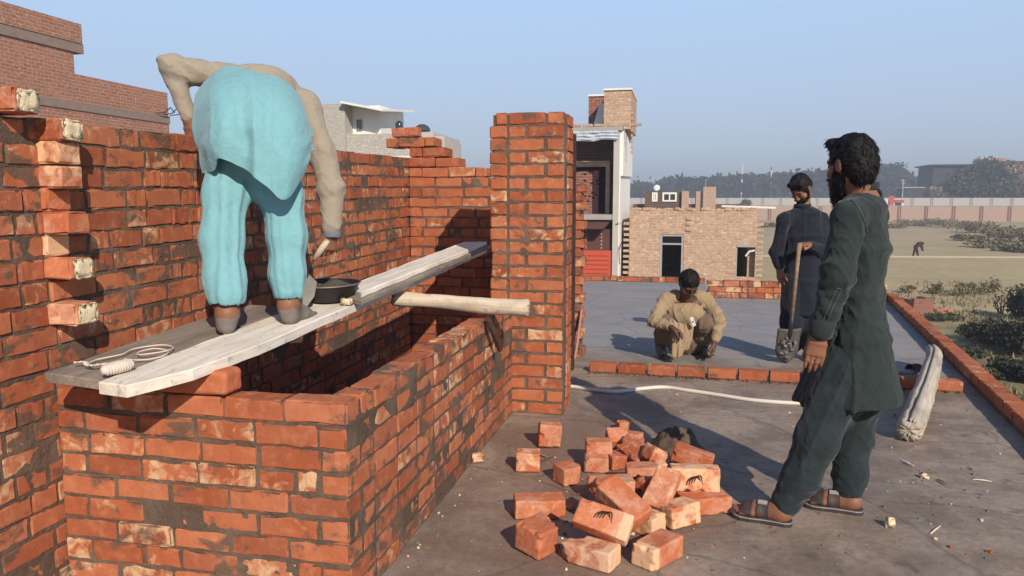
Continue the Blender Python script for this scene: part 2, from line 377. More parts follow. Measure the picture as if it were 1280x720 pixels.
M['trim'] = plain('sole_edge', (.33, .30, .29), .7, .3, .25, 20, .2, .002)
M['white_dirty'] = plain('white_eye', (.6, .55, .5), .4, .4, .1, 20, 0)
M['iron'] = plain('pan_iron', (.040, .036, .034), .55, .5, .45, 14, .3, .003, .5)
M['iron_rim'] = plain('pan_rim', (.26, .22, .18), .5, .5, .35, 20, .2, .002, .5)
M['wet_mortar'] = plain('wet_mortar', (.085, .075, .062), .75, .35, .4, 16, .9, .02)
M['steel_worn'] = plain('steel_worn', (.10, .095, .085), .7, .4, .6, 14, .5, .006, .2)
M['hose'] = plain('hose_white', (.66, .62, .55), .55, .4, .14, 6, .1, .003)
M['rope_pink'] = plain('rope_pink', (.42, .22, .17), .9, .2, .2, 30, .4, .003)
M['string'] = plain('string_pale', (.66, .56, .46), .9, .2, .15, 30, .3, .002)
M['spool'] = plain('spool_white', (.58, .56, .52), .75, .3, .2, 30, .3, .003)
M['camo'] = None
def camo():
    n = NT('patterned_cloth_shoe'); a = n.noise(42, 3); b = n.noise(60, 2)
    c = n.mix(n.ramp(a, [(.46, 0), (.5, 1)]), (.055, .06, .045), (.26, .26, .21)); c = n.mix(n.ramp(b, [(.56, 0), (.6, 1)]), c, (.02, .022, .02))
    return n.fin(c, .85, .2)
M['camo'] = camo()
def mark():
    n = NT('frog_stamp'); return n.fin((.07, .035, .024), .9, .1)
M['mark'] = mark()
M['pale_mortar'] = plain('pale_mortar', (.74, .62, .42), .92, .15, .14, 30, .9, .006)
# houses
M['fb_left'] = far_brick('brick_house_left', (.46, .21, .14), (.36, .15, .10), (.48, .35, .27), 1.0, dirt=.35)
M['fb_grey'] = far_brick('brick_greyish', (.50, .48, .42), (.42, .39, .34), (.56, .53, .47), dirt=.12)
M['fb_tan'] = far_brick('brick_tan', (.58, .40, .28), (.47, .29, .195), (.58, .46, .36), dirt=.28)
M['fb_red'] = far_brick('brick_dull_red', (.30, .12, .085), (.22, .085, .062), (.36, .25, .2), dirt=.3)
M['fb_pink'] = far_brick('brick_pink', (.52, .36, .27), (.46, .30, .22), (.54, .42, .34), dirt=.2)
M['fb_dark'] = far_brick('brick_brown', (.15, .10, .08), (.11, .07, .055), (.2, .15, .12), dirt=.3)
M['whitewash'] = plain('whitewash', (.74, .73, .70), .85, .2, .10, 1.6, .15, .01)
M['plaster'] = plain('grey_plaster', (.47, .45, .42), .9, .2, .16, 1.5, .2, .01)
M['slab_band'] = plain('slab_band', (.27, .20, .165), .9, .2, .3, 6, .4, .02)
M['slab_edge'] = plain('slab_edge', (.36, .34, .32), .9, .2, .2, 3, .2, .01)
M['shade_fill'] = plain('painted_shade', (.016, .012, .011), .9, .1, .2, 3, 0)  # near-black paint standing for the shade inside openings
M['dark_roof'] = plain('dark_roof', (.055, .052, .055), .8, .2, .25, 2, .2, .02)
M['shutter'] = plain('shutter_orange', (.50, .085, .042), .55, .4, .10, 3, .1, .004)
M['maroon'] = plain('maroon_paint', (.10, .042, .035), .6, .4, .15, 3, .1, .004)
M['tarp'] = plain('crumpled_foil', (.52, .58, .66), .45, .5, .3, 7, .9, .06)
M['frame_grey'] = plain('frame_grey', (.36, .35, .34), .7, .3, .15, 5, .1, .004)
M['van_red'] = plain('red_paint', (.50, .06, .045), .45, .5, .1, 3, 0)
M['glass_dark'] = plain('dark_glass', (.03, .035, .04), .15, .6, .1, 3, 0)
def leafm(name, a, b):
    n = NT(name); A = n.attr(); c = n.mix(A[0], a, b); m = n.fin(c, .75, .2)
    n.b.inputs['Subsurface Weight'].default_value = 0.
    return m
M['leaf_far'] = leafm('foliage_far', (.018, .026, .018), (.042, .052, .030))
M['leaf_mid'] = leafm('foliage_olive', (.040, .050, .022), (.115, .115, .055))
M['leaf_dark'] = leafm('foliage_dark', (.016, .020, .012), (.050, .056, .030))
M['grass_dry'] = leafm('grass_dry', (.10, .095, .045), (.26, .21, .11))
M['grass_green'] = leafm('grass_green', (.045, .055, .022), (.12, .125, .05))
M['bark'] = plain('bark', (.09, .065, .048), .9, .2, .3, 8, .5, .02)
M['cloth_dark_far'] = plain('dark_brown_cloth', (.05, .032, .024), .9, .1, .2, 8, 0)
M['grit_red'] = plain('brick_grit', (.34, .12, .06), .9, .1, .3, 30, 0)
M['steel_pale'] = plain('steel_pale', (.34, .33, .31), .5, .5, .3, 20, .2, .002, .4)
# ------------------------------------------------------------------ the roof we stand on
rng = random.Random(11)
LWX = -2.28; ABY = 2.352; ACX = -1.10; BKY = 6.2; PY = 4.97
def parx(y): return 2.075+(y-5.07)*.1265          # inner foot of the right parapet
GROUND = -3.0
mb = MB()                                            # roof slab, a prism down to the ground
poly = [(ACX-.05, ABY+.05), (LWX-.2, ABY+.05), (LWX-.2, -3.2), (parx(-3.2)+.15, -3.2), (parx(11.8)+.15, 11.8), (.45, 11.8), (.45, 13.9), (-4.0, 13.9), (-4.0, 6.4), (ACX-.05, 6.4)]
nP = len(poly)
V = [(x, y, 0.) for x, y in poly]+[(x, y, GROUND) for x, y in poly]
mb.add(V, [tuple(range(nP))]+[(i, i+nP, (i+1) % nP+nP, (i+1) % nP) for i in range(nP)])
tag(mb.build('roof_floor', M['cement'], attr=False), kind='structure')
mb = MB(); mb.box((LWX-.25, .2, -1.62), (ACX-.052, 6.4, -1.5)); tag(mb.build('stairwell_floor', M['mortar'], attr=False), kind='structure')
# the ground sheet, out to the horizon
mb = MB(); n_ = 60
xs = np.linspace(-900, 900, n_+1); ys = np.linspace(-120, 1500, n_+1)
gv = [(x, y, GROUND) for y in ys for x in xs]
mb.add(gv, [(j*(n_+1)+i, j*(n_+1)+i+1, (j+1)*(n_+1)+i+1, (j+1)*(n_+1)+i) for j in range(n_) for i in range(n_)])
tag(mb.build('ground', M['field'], attr=False), kind='structure')
def core(mb, lo, hi, mi=1): mb.box(lo, hi, mi)
# ---- tall wall on the left, with bricks left jutting out for the cross wall
mb = MB(); a = (0, 1, .0175); o = np.array([LWX, 0, -.025-.0175*2.35])
for k in range(-18, 21):
    y1 = 6.2+.2
    course(mb, o, a, (1, 0, 0), k*CH, .7+.12*rng.random(), y1, .22, rng, k % 2, 'mix')
course(mb, o, a, (1, 0, 0), 21*CH, .7, 2.12, .22, rng, 1, 'mix')
Mx = np.eye(4)
v0 = np.array([(LWX-.21, .7, -1.5), (LWX-.007, .7, -1.5), (LWX-.007, 6.4, -1.5), (LWX-.21, 6.4, -1.5)])
zt = lambda y: 21*CH-.025+.0175*(y-2.35)-.012
v1 = v0.copy(); v1[:, 2] = [zt(.7), zt(.7), zt(6.4), zt(6.4)]
mb.add(np.concatenate([v0, v1]), [(0,3,2,1),(4,5,6,7),(0,1,5,4),(1,2,6,5),(2,3,7,6),(3,0,4,7)], 1)
mortar_sheet(mb, o, (0, 1, .0175), (1, 0, 0), .8, 6.18, -.6, 21*CH-.012, 0., -.12, 1)
lw = mb.build('brick_wall', [M['brick_left'], M['mortar']])
tag(lw, 'tall rough brick wall along the left edge with a column of bricks jutting out', 'wall')
tb_mats = {}
for k, p in ((21, .085), (20, .10), (19, .085), (18, .09), (17, .03), (16, .105), (15, .012), (14, .108), (12, .118)):
    m2 = MB(); yy = 2.405 if k < 21 else 2.235
    z = k*CH-.025+BH/2+.003
    L = p+.10
    put_brick(m2, (LWX+p-L/2, yy, z), (1, 0, 0), (0, -1, 0), (L, .112, BH+.002), rng, wob=.02, div=(3, 2, 2))
    tb = m2.build('jutting_brick', M['brick_loose'], lw)
    if k in (21, 20, 14, 12):                         # blob of pale lime left on the end
        m3 = MB(); r = random.Random(k)
        V, F, E = brick_geo((.007, .092, BH*.92), r, cham=.006, rough=.0016, div=(1, 5, 4))
        m3.add(V+np.array([LWX+p+.002, yy+.004, z]), F); m3.build('mortar_patch', M['pale_mortar'], tb, smooth=True)
# ---- low L shaped wall: front leaf and long side
mb = MB()
for k in range(9):
    odd = k % 2
    xe = ACX if not odd else ACX-BW-JT
    course(mb, (0, ABY, 0), (1, 0, 0), (0, -1, 0), k*CH+.002, LWX+.004+(0 if odd else 0), xe, .11, rng, odd, 'stretch')
mb.box((LWX+.01, ABY+.007, 0), (ACX-.012, ABY+.104, 9*CH-.015), 1)
ab_n = mb.n
for k in range(9):
    odd = k % 2
    ys_ = ABY if odd else ABY+.110+JT
    course(mb, (ACX, 0, 0), (0, 1, 0), (1, 0, 0), k*CH+.002, ys_, PY-.004, .11, rng, 1-odd, 'stretch')
mb.box((ACX-.104, ABY+.012, 0), (ACX-.0035, PY-.01, 9*CH-.015), 1)
# bricks of the long side carry the heavier mortar smears
mortar_sheet(mb, (0, ABY, 0), (1, 0, 0), (0, -1, 0), LWX+.012, ACX-.006, 0, 9*CH-.014, .002, -.18, 2)
mortar_sheet(mb, (ACX, 0, 0), (0, 1, 0), (1, 0, 0), ABY+.008, PY-.006, 0, 9*CH-.014, .002, .30, 3)
low = mb.build('low_brick_wall', [M['brick'], M['mortar'], M['brick_smeared']])
for p in low.data.polygons:
    if p.material_index == 0 and p.center.y > ABY+.112: p.material_index = 2
    elif p.material_index == 0 and p.normal.x > .7 and p.center.x > ACX-.02: p.material_index = 2
tag(low, 'low L shaped brick wall in the foreground carrying the planks', 'wall')
# ---- back wall, stepped at its unfinished end
mb = MB(); z0 = .04
for k in range(-18, 23):
    x1 = -1.0
    if k == 19: x1 = -1.60
    if k == 20: x1 = -1.83
    if k == 21: x1 = -1.95
    if k == 22: continue
    x0 = LWX+.004
    if k == 21: x0 = LWX+.01
    course(mb, (0, BKY, 0), (1, 0, 0), (0, -1, 0), k*CH+z0, x0, x1, .22, rng, k % 2, 'stretch')
course(mb, (0, BKY, 0), (1, 0, 0), (0, -1, 0), 22*CH+z0, LWX-.20, LWX+.24, .22, rng, 1, 'stretch')
mb.box((LWX+.01, BKY+.006, -1.5), (-1.02, BKY+.21, 19*CH+z0-.012), 1)
mortar_sheet(mb, (0, BKY, 0), (1, 0, 0), (0, -1, 0), LWX+.012, -1.03, -.2, 19*CH+z0-.014, z0, -.75, 4)
bw = mb.build('brick_wall', [M['brick_red'], M['mortar']])
tag(bw, 'brick wall closing the far end of the stairwell, its unfinished top stepping down to the pillar', 'wall')
m2 = MB(); put_brick(m2, (LWX-.03, BKY+.06, 23*CH+z0+BH/2+.004), nrm((1, .03, .03)), (0, -1, 0), (BL, BW, BH), rng, div=(4, 2, 2))
tag(m2.build('brick', M['brick_loose']), 'single brick lying tilted on top of the stepped corner of the far wall', 'brick')
# ---- pillar
mb = MB(); px0 = -1.25
for k in range(24):
    z = k*CH+.002; odd = k % 2
    pr_ = rng.uniform(.0, .010) if k > 8 else 0
    xl = px0+(.04 if k == 23 else rng.uniform(-.006, .008))
    put_brick(mb, (xl/2+(-1.137)/2, PY+.055-pr_, z+BH/2), (1, 0, 0), (0, -1, 0), (abs(-1.137-xl), .11, BH), rng, div=(2, 1, 1))
    put_brick(mb, (-1.19, PY+.23, z+BH/2), (0, 1, 0), (1, 0, 0), (.225, .11, BH), rng)
    segs = [(BW+.01, 0), (BL+.02, 1)]
    if odd: segs = segs[::-1]
    s = -1.128
    for L, _ in segs:
        put_brick(mb, (s+L/2, PY+.055, z+BH/2), (1, 0, 0), (0, -1, 0), (L-.006, .11, BH), rng); s += L+.006
    put_brick(mb, (-.935, PY+.23, z+BH/2), (1, 0, 0), (0, -1, 0), (.385, .21, BH), rng)
mb.box((px0+.02, PY+.006, 0), (-.752, PY+.33, 24*CH-.016), 1)
mortar_sheet(mb, (0, PY, 0), (1, 0, 0), (0, -1, 0), px0+.022, -.745, 0, 24*CH-.016, .002, -.16, 5)
pil = mb.build('brick_pillar', [M['brick_pillar'], M['mortar']])
tag(pil, 'tall free standing brick pillar at the end of the low wall', 'pillar')
# ---- door frame post and the far jamb behind the pillar
mb = MB()
mb.add(np.array([(-1.0,6.33,0),(-.872,6.33,0),(-.872,6.43,0),(-1.0,6.43,0),(-1.0,6.33,2.07),(-.872,6.33,1.99),(-.872,6.43,1.99),(-1.0,6.43,2.07)]),
       [(0,3,2,1),(4,5,6,7),(0,1,5,4),(1,2,6,5),(2,3,7,6),(3,0,4,7)])
tag(mb.build('door_frame', M['dark_wood'], attr=False), 'dark brown wooden door post standing behind the pillar', 'door frame')
mb = MB()
for k in range(19):
    course(mb, (0, 6.88, 0), (1, 0, 0), (0, -1, 0), k*CH+.002, -1.35+(k % 2)*.03, -.853-(.03 if k % 2 else 0), .22, rng, k % 2, 'stretch')
mb.box((-1.32, 6.887, 0), (-.90, 7.09, 19*CH-.012), 1)
tag(mb.build('brick_jamb', [M['brick_smeared'], M['mortar']]), 'narrow brick door jamb with toothed edge behind the dark door post', 'wall')
# ---- kerb: one row of bricks across the roof
mb = MB(); p0 = np.array([-.73, 6.30, 0]); p1 = np.array([2.12, 6.235, 0]); ka = nrm(p1-p0); kn = np.array([ka[1], -ka[0], 0])
s = 0.
KL = np.linalg.norm(p1-p0)
while s < KL-.05:
    L = min(BL, KL-s)
    c = p0+ka*(s+L/2)-kn*.055+UZ*(.004+BH/2)
    if not (1.84 < c[0] < 1.99):
        put_brick(mb, c, nrm(ka+(0 if s < KL-.9 else rng.uniform(-.05, .05))*kn), kn, (L-.004, .11, BH), rng, wob=.012, div=(4, 2, 1))
    s += L+.012
for k in range(90):
    c = p0+ka*rng.uniform(0, KL)+kn*rng.uniform(.0, .05)**1.0
    V, F, E = brick_geo((rng.uniform(.005, .022),)*3, rng, div=(1, 1, 1), rough=.002); mb.add(V+c+UZ*.004, F, 1)
tag(mb.build('brick_kerb', [M['brick_red'], M['mortar']]), 'single row of newly laid bricks across the roof floor', 'kerb')
# ---- right parapet and far parapets
mb = MB(); pa = nrm((.1265, 1, 0)); pn = np.array([-pa[1], pa[0], 0])
po = np.array([parx(-2.5), -2.5, 0])
course(mb, po, pa, pn, .030, 0, 14.45, .13, rng, 0, 'stretch')
mb2v = [po+pa*0-pn*.006, po+pa*14.45-pn*.006, po+pa*14.45-pn*.124, po-pn*.124]
mb.add(np.array(mb2v+[p+UZ*.06 for p in mb2v]), [(0,3,2,1),(4,5,6,7),(0,1,5,4),(1,2,6,5),(2,3,7,6),(3,0,4,7)], 1)
tag(mb.build('roof_parapet', [M['brick_red'], M['mortar']]), 'low brick parapet running along the right edge of the roof', 'parapet')
mb = MB()
for k in range(3): course(mb, (0, 11.64, 0), (1, 0, 0), (0, -1, 0), k*CH+.004, .40+.03*(k % 2), parx(11.6)-.01, .22, rng, k % 2, 'mix')
mb.box((.42, 11.65, 0), (parx(11.6)-.02, 11.85, 3*CH-.012), 1)
tag(mb.build('roof_parapet', [M['brick_far_parapet'], M['mortar']]), 'short brick parapet at the far edge of the roof behind the man with the shovel', 'parapet')
mb = MB()
course(mb, (0, 13.62, 0), (1, 0, 0), (0, -1, 0), .004, -3.6, .44, .22, rng, 0, 'mix')
mb.box((-3.6, 13.63, 0), (.43, 13.83, CH-.012), 1)
tag(mb.build('roof_parapet', [M['brick_smeared'], M['mortar']]), 'one brick high roof edge at the far left in front of the orange shutter', 'parapet')
# ------------------------------------------------------------------ houses and walls beyond the roof
def boxes(name, mat, parent, *bs):
    m_ = MB()
    for lo, hi in bs: m_.box(lo, hi)
    return m_.build(name, mat, parent, attr=False)
def prism(mb, poly, d, mi=0):
    """closed outline (3D points) thickened by the vector d"""
    P = np.asarray(poly, float); n = len(P)
    mb.add(np.concatenate([P, P+np.asarray(d)]), [tuple(range(n)), tuple(range(2*n-1, n-1, -1))]+[(i, i+n, (i+1) % n+n, (i+1) % n) for i in range(n)], mi)
# ---- brick house on the left, seen along its wall
X0 = -15.
h = hempty('brick_house', (X0, 12, GROUND)); tag(h, 'large pinkish brick house with a stepped top behind the tall left wall', 'house')
def L(px, py): return gx(px, py, X0)
pts = [(-150, -40), (0, 10), (100, 36.5), (102, 47), (92, 49), (92, 93), (210, 114), (210, 152)]
e0 = L(-150, -40); mb = MB()
up_ = [L(-160, -31), L(0, 10), L(100, 37), L(100, 47), L(-160, -8)]
zt1 = L(100, 37)[2]; y1 = L(100, 45)[1]; y2 = L(92, 70)[1]; y3 = L(210, 130)[1]; zt2 = L(150, 104)[2]; ybk = 1.0
zs1 = L(50, 40)[2]; zs0 = zs1-.28
zsl = L(150, 146)[2]
m_ = MB(); m_.box((X0-7, ybk, GROUND), (X0, y3, zsl)); m_.build('wall', M['fb_left'], h, attr=False)
m_ = MB(); m_.box((X0-7, ybk, zsl+.22), (X0, y2, zs0)); m_.box((X0-.25, y2+.003, zsl+.22), (X0-.003, y3-.004, zt2)); m_.box((X0-7, y3-.25, zsl+.22), (X0-.26, y3-.004, zt2)); m_.build('wall', M['fb_left'], h, attr=False)
boxes('slab', M['slab_band'], h, ((X0-7.1, ybk-.1, zsl+.002), (X0+.03, y3+.02, zsl+.216)))
boxes('slab', M['slab_band'], h, ((X0-7.1, ybk-.1, zs0+.002), (X0+.04, y1+.05, zs0+.24)))
boxes('parapet', M['fb_left'], h, ((X0-.24, ybk, zs0+.243), (X0+.06, y1, zt1+.12)))
# bits of bent steel left in the slab end
m_ = MB()
for k in range(3):
    p = np.array([X0+.05, y3-.3*k, zsl+.25]); m_.tube([p, p+(.1, .25, .05), p+(.1, .5, .22), p+(.05, .75, .1)], .016, 6)
m_.build('steel_bar', M['iron'], h, attr=False)
# ---- pale house behind the far corner of the tall wall
YW = 30.
h = hempty('pale_house', gy(460, 330, YW)*(1, 1, 0)+(0, 0, GROUND)); tag(h, 'pale grey brick house with a small white rooftop room under a slanting sunshade', 'house')
def Wp(px, py, y=YW): return gy(px, py, y)
xl = Wp(330, 150)[0]; xm = Wp(431, 150)[0]; xr = Wp(552, 170)[0]
zA = Wp(410, 130)[2]; zB = Wp(500, 166)[2]; zb0 = Wp(450, 165)[2]; zC = Wp(500, 196)[2]
boxes('wall', M['fb_grey'], h, ((xl, YW+.0, GROUND), (xm, YW+7, zA)), ((xm+.003, YW+.15, GROUND), (xr-1.2, YW+6.9, zB)))
boxes('ledge', M['whitewash'], h, ((xl-.1, YW-.18, zC-.25), (xr, YW-.005, zC+.03)))
rx = Wp(467, 150)[0]
cab = boxes('rooftop_room', M['whitewash'], h, ((xm+.008, YW+.75, zb0-.2), (rx, YW+3.5, zA-.02)))
boxes('window', M['glass_dark'], cab, ((Wp(446, 155, YW+.7)[0], YW+.72, Wp(446, 163.5, YW+.7)[2]), (Wp(452, 155, YW+.7)[0], YW+.748, Wp(446, 149.5, YW+.7)[2])))
boxes('window_bars', M['frame_grey'], cab, *[((Wp(446+q, 155, YW+.7)[0]-.012, YW+.69, Wp(446, 163.5, YW+.7)[2]), (Wp(446+q, 155, YW+.7)[0]+.012, YW+.715, Wp(446, 149.5, YW+.7)[2])) for q in (0, 2, 4, 6)])
m_ = MB(); prism(m_, [(xm-.02, YW+3.4, zA+.10), (rx+.55, YW+3.4, zA-.02), (rx+.55, YW-.35, zA-.40), (xm-.02, YW-.35, zA-.02)][::-1], (0, 0, .09))
m_.build('sunshade', M['whitewash'], h, attr=False)
boxes('parapet', M['plaster'], h, ((Wp(497, 180)[0], YW+.3, zC-.3), (Wp(512, 180)[0], YW+2, Wp(505, 163)[2])), ((Wp(514, 180)[0], YW+.5, zC-.3), (Wp(537, 180)[0], YW+2.6, Wp(520, 164)[2])), ((Wp(539, 180)[0], YW+.4, zC-.6), (Wp(552, 180)[0], YW+2.6, Wp(540, 169)[2])))
m_ = MB(); c = Wp(528, 164, YW+1.5); m_.lathe([(.34, 0), (.33, .1), (.25, .22), (.1, .29), (.001, .3)], c, 16); m_.build('water_tank_lid', M['dark_roof'], h, attr=False, smooth=True)
m_ = MB(); c = Wp(499, 163, YW+.9); m_.lathe([(.12, 0), (.16, .1), (.16, .3), (.06, .4), (.001, .41)], c, 12); m_.build('pot', M['glass_dark'], h, attr=False, smooth=True)
# ---- narrow house with a roofed front, dead centre behind the pillar
YT = 23.
def Tp(px, py, y=YT): return gy(px, py, y)
h = hempty('narrow_house', Tp(745, 340)*(1, 1, 0)+(0, 0, GROUND)); tag(h, 'narrow tall brick house with whitewashed side wall, recessed brick window and orange shutter', 'house')
xa = Tp(690, 200)[0]; xb = Tp(768, 200)[0]; xc = Tp(776, 200)[0]; ztop = Tp(740, 165)[2]; zlint = Tp(740, 176)[2]; zsill = Tp(740, 268)[2]; zsh = Tp(740, 313)[2]; zsill0 = Tp(740, 274)[2]
YB = YT+4.2
boxes('wall', M['fb_dark'], h, ((xa, YT+1.35, GROUND), (xb-.003, YB, ztop-.02)))
# white pier and side wall
m_ = MB(); m_.box((xb, YT, GROUND), (xc, YB+.2, ztop+.02)); m_.build('side_wall', M['whitewash'], h, attr=False)
boxes('front_pier', M['plaster'], h, ((xb-.02, YT-.05, GROUND), (xc-.04, YT-.003, ztop+.0)))
# roof slab, bricks on its edge, crumpled sheet hanging under them
boxes('roof', M['slab_edge'], h, ((xa, YT-.1, ztop+.024), (xc+.05, YB+.25, ztop+.14)))
m_ = MB()
for k in range(7):
    x = xa+.35+k*.36; put_brick(m_, (x, YT+.0, ztop+.19), nrm((1, .1*rng.uniform(-1, 1), .05*rng.uniform(-1, 1))), (0, -1, 0), (.30, .11, .08), rng)
m_.build('edge_brick', M['fb_pink'], h)
m_ = MB(); n1, n2 = 30, 6; vv = []
for i in range(n1+1):
    for j in range(n2+1):
        x = xa+(xb+.1-xa)*i/n1; z = ztop+.02-(.30+.06*vnoise(np.array([x*3, 1, 2])))*j/n2
        vv.append((x, YT-.12-.05*vnoise(np.array([x*5, z*6, 3]))-.04*(j % 2), z))
F = [(i*(n2+1)+j, (i+1)*(n2+1)+j, (i+1)*(n2+1)+j+1, i*(n2+1)+j+1) for i in range(n1) for j in range(n2)]
V2 = np.array(vv); m_.add(np.concatenate([V2, V2+(0, .02, 0)]), F+[tuple(q+len(V2) for q in f[::-1]) for f in F]); m_.build('crumpled_sheet', M['tarp'], h, attr=False)
# recessed upper window: brick surround, slot of painted darkness, brick screen
zw1 = Tp(740, 201, YT+1.0)[2]; xw = Tp(762, 200, YT+1.0)[0]; xw2 = Tp(752, 220, YT+1.0)[0]
boxes('window_surround', M['fb_tan'], h, ((xa, YT+1.05, zw1-.18), (xw, YT+1.347, zw1)), ((xw2+.12, YT+1.05, zsill), (xw, YT+1.347, zw1-.182)))
wn = boxes('window', M['shade_fill'], h, ((xa, YT+1.28, zsill), (xw2+.115, YT+1.345, zw1-.185)))  # solid near-black panel, the unlit room behind put into its colour
boxes('brick_screen', M['fb_red'], wn, ((xa, YT+1.12, zsill), (xw2-.10, YT+1.275, zw1-.30)))
r = random.Random(5)
for k in range(26): # dark plates painted as the shade in the honeycomb's gaps
    c = (Tp(745, 230, YT+1.1)[0]+r.uniform(-.35, .38), YT+1.115, Tp(745, 232, YT+1.1)[2]+r.uniform(-.55, .5)); boxes('gap_shade', M['shade_fill'], wn, ((c[0]-.045, c[1]-.012-.0003*k, c[2]-.02), (c[0]+.045, c[1]+.0, c[2]+.02)))
boxes('sill', M['slab_edge'], h, ((xa, YT-.55, zsill0), (xb-.025, YT+1.34, zsill)))
m_ = MB(); prism(m_, [(xa, YT-.45, zsill0-.003), (xa, YT-.45, zsill0-.28), (xb-.25, YT-.45, zsill0-.28), (xb-.04, YT-.45, zsill0-.003)][::-1], (0, .9, 0)); m_.build('canopy', M['maroon'], h, attr=False)
# brown panel and orange shutter below
zsb = zsh
pn_ = boxes('door_panel', M['maroon'], h, ((xa, YT+.1, zsb+.003), (xb-.03, YT+.16, zsill0-.30)))
m_ = MB()
for k in range(8):
    for px_ in (733, 752): c = Tp(px_, 288, YT+.1); zz = zsb+.05+k*.105; boxes('bolt', M['fb_tan'], pn_, ((c[0]-.02, YT+.08, zz), (c[0]+.02, YT+.098, zz+.05)))
sh = boxes('shutter', M['shutter'], h, ((xa, YT+.02, GROUND), (xb-.03, YT+.10, zsb)))
m_ = MB()
for k in range(14): m_.box((xa, YT-.005, zsb-.16-k*.135), (xb-.12, YT+.018, zsb-.115-k*.135))
m_.build('shutter_rib', M['shutter'], sh, attr=False)
# stair tower on its roof
xt1 = Tp(732, 130, YT+1.5)[0]; xt2 = Tp(755, 130, YT+.8)[0]; xt3 = Tp(789, 130, YT+.8)[0]
zt = Tp(770, 113, YT+.8)[2]; ztb = Tp(745, 120, YT+2.2)[2]
tw = boxes('stair_tower', M['fb_tan'], h, ((xt2, YT+.8, ztop+.142), (xt3, YT+3.6, zt)))
boxes('coping', M['whitewash'], tw, ((xt2-.02, YT+.75, zt+.003), (xt3+.02, YT+3.6, zt+.06)))
tw2 = boxes('tower_wall', M['fb_red'], h, ((xt1, YT+2.3, ztop+.142), (xt2-.003, YT+2.55, ztb)))
boxes('coping', M['whitewash'], tw2, ((xt1-.02, YT+2.25, ztb+.003), (xt2-.02, YT+2.6, ztb+.06)))
m_ = MB(); c = Tp(748, 152, YT+1.6); m_.add(np.array([(c[0]-.22, YT+1.6, ztop+.142), (c[0]+.1, YT+1.6, ztop+.142), (c[0]+.22, YT+1.75, ztop+1.05), (c[0]+.02, YT+1.75, ztop+1.05), (c[0]-.22, YT+1.68, ztop+.142), (c[0]+.1, YT+1.68, ztop+.142), (c[0]+.22, YT+1.83, ztop+1.05), (c[0]+.02, YT+1.83, ztop+1.05)]), [(0,1,2,3),(7,6,5,4),(0,4,5,1),(1,5,6,2),(2,6,7,3),(3,7,4,0)]); m_.build('leaning_board', M['whitewash'], h, attr=False)
m_ = MB(); zq = zt-1.9
for k in range(8): m_.box((xt3+.002, YT+.8, zq+k*.168), (xt3+.06, YT+1.0, zq+k*.168+.075))
m_.build('toothed_brick', M['fb_tan'], tw, attr=False)
m_ = MB(); prism(m_, [(xc+.0, YT+.05, ztop+.02), (xc+.0, YT+.05, ztop-1.3), (xc+.0, YB+.1, ztop-1.2), (xc+.0, YB+.1, ztop-.35), (xc+.0, YT+1.4, ztop+.02)], (.07, 0, 0)); m_.build('render_coat', M['whitewash'], h, attr=False)
m_ = MB(); c = Tp(770, 280, YT-.06); m_.tube([c+(0, -.03, 0), c+(.18, -.04, .05), c+(.24, -.04, -.35), c+(.1, -.04, -.8), c+(.12, -.04, -1.2)], .012, 6); m_.build('cable', M['iron'], h, attr=False)
# ---- low unfinished brick house with two openings
YL = 23.6
def Lp(px, py, y=YL): return gy(px, py, y)
h = hempty('unfinished_house', Lp(870, 340)*(1, 1, 0)+(0, 0, GROUND)); tag(h, 'low unfinished tan brick house with toothed corners and two dark openings', 'house')
x0, x1 = Lp(787, 300)[0], Lp(946, 300)[0]; zT = Lp(870, 263)[2]
d0, d1 = Lp(825, 300)[0], Lp(855, 300)[0]; dz1 = Lp(840, 293)[2]; w0, w1 = Lp(920, 320)[0], Lp(944, 320)[0]; wz1 = Lp(932, 306)[2]; wz0 = Lp(932, 346.5)[2]
dz0 = Lp(840, 352)[2]; YBk = YL+6
m_ = MB()
for lo, hi in (((x0, GROUND), (d0, zT)), ((d1, GROUND), (w0, zT)), ((d0, dz1), (d1, zT)), ((d0, GROUND), (d1, dz0)), ((w0, wz1), (w1, zT)), ((w0, GROUND), (w1, wz0)), ((w1, GROUND), (x1, zT))):
    m_.box((lo[0]+.0005, YL, lo[1]+.0005), (hi[0]-.0005, YL+.23, hi[1]-.0005))
m_.box((x0, YL+.233, GROUND), (x0+.23, YBk, zT-.02)); m_.box((x1-.23, YL+.233, GROUND), (x1, YBk, zT-.02)); m_.box((x0+.233, YBk-.23, GROUND), (x1-.233, YBk, zT-.02))
m_.build('wall', M['fb_tan'], h, attr=False)
boxes('roof', M['slab_edge'], h, ((x0+.234, YL+.235, zT-.35), (x1-.234, YBk-.235, zT-.2)))
boxes('floor', M['slab_edge'], h, ((x0+.234, YL+.235, dz0-.2), (x1-.234, YBk-.235, dz0-.05)))
r = random.Random(3)
for k in range(60):
    m_ = MB()
    x = r.uniform(x0, x1-.1); put_brick(m_, (x, YL+.115+r.uniform(-.05, .05), zT+.03+r.uniform(-.02, .02)), nrm((1, r.uniform(-.2, .2), r.uniform(-.1, .1))), (0, -1, 0), (.2*r.uniform(.5, 1.1), .2, .075), r); m_.build('top_brick', M['fb_tan'], h, attr=False)
for nm, xx, sg in (('toothed_corner', x0, -1), ('toothed_corner', x1, 1)):
    m_ = MB(); zc = GROUND+.5
    while zc < zT-.3:
        m_.box((min(xx, xx+sg*.19), YL+.02, zc), (max(xx, xx+sg*.19), YL+.2, zc+.078)); zc += .168
    m_.build(nm, M['fb_tan'], h, attr=False)
for k in range(3): boxes('jutting_brick', M['fb_tan'], h, ((d1+.06, YL-.04, dz1+.1+k*.17), (d1+.2, YL-.003, dz1+.18+k*.17)))
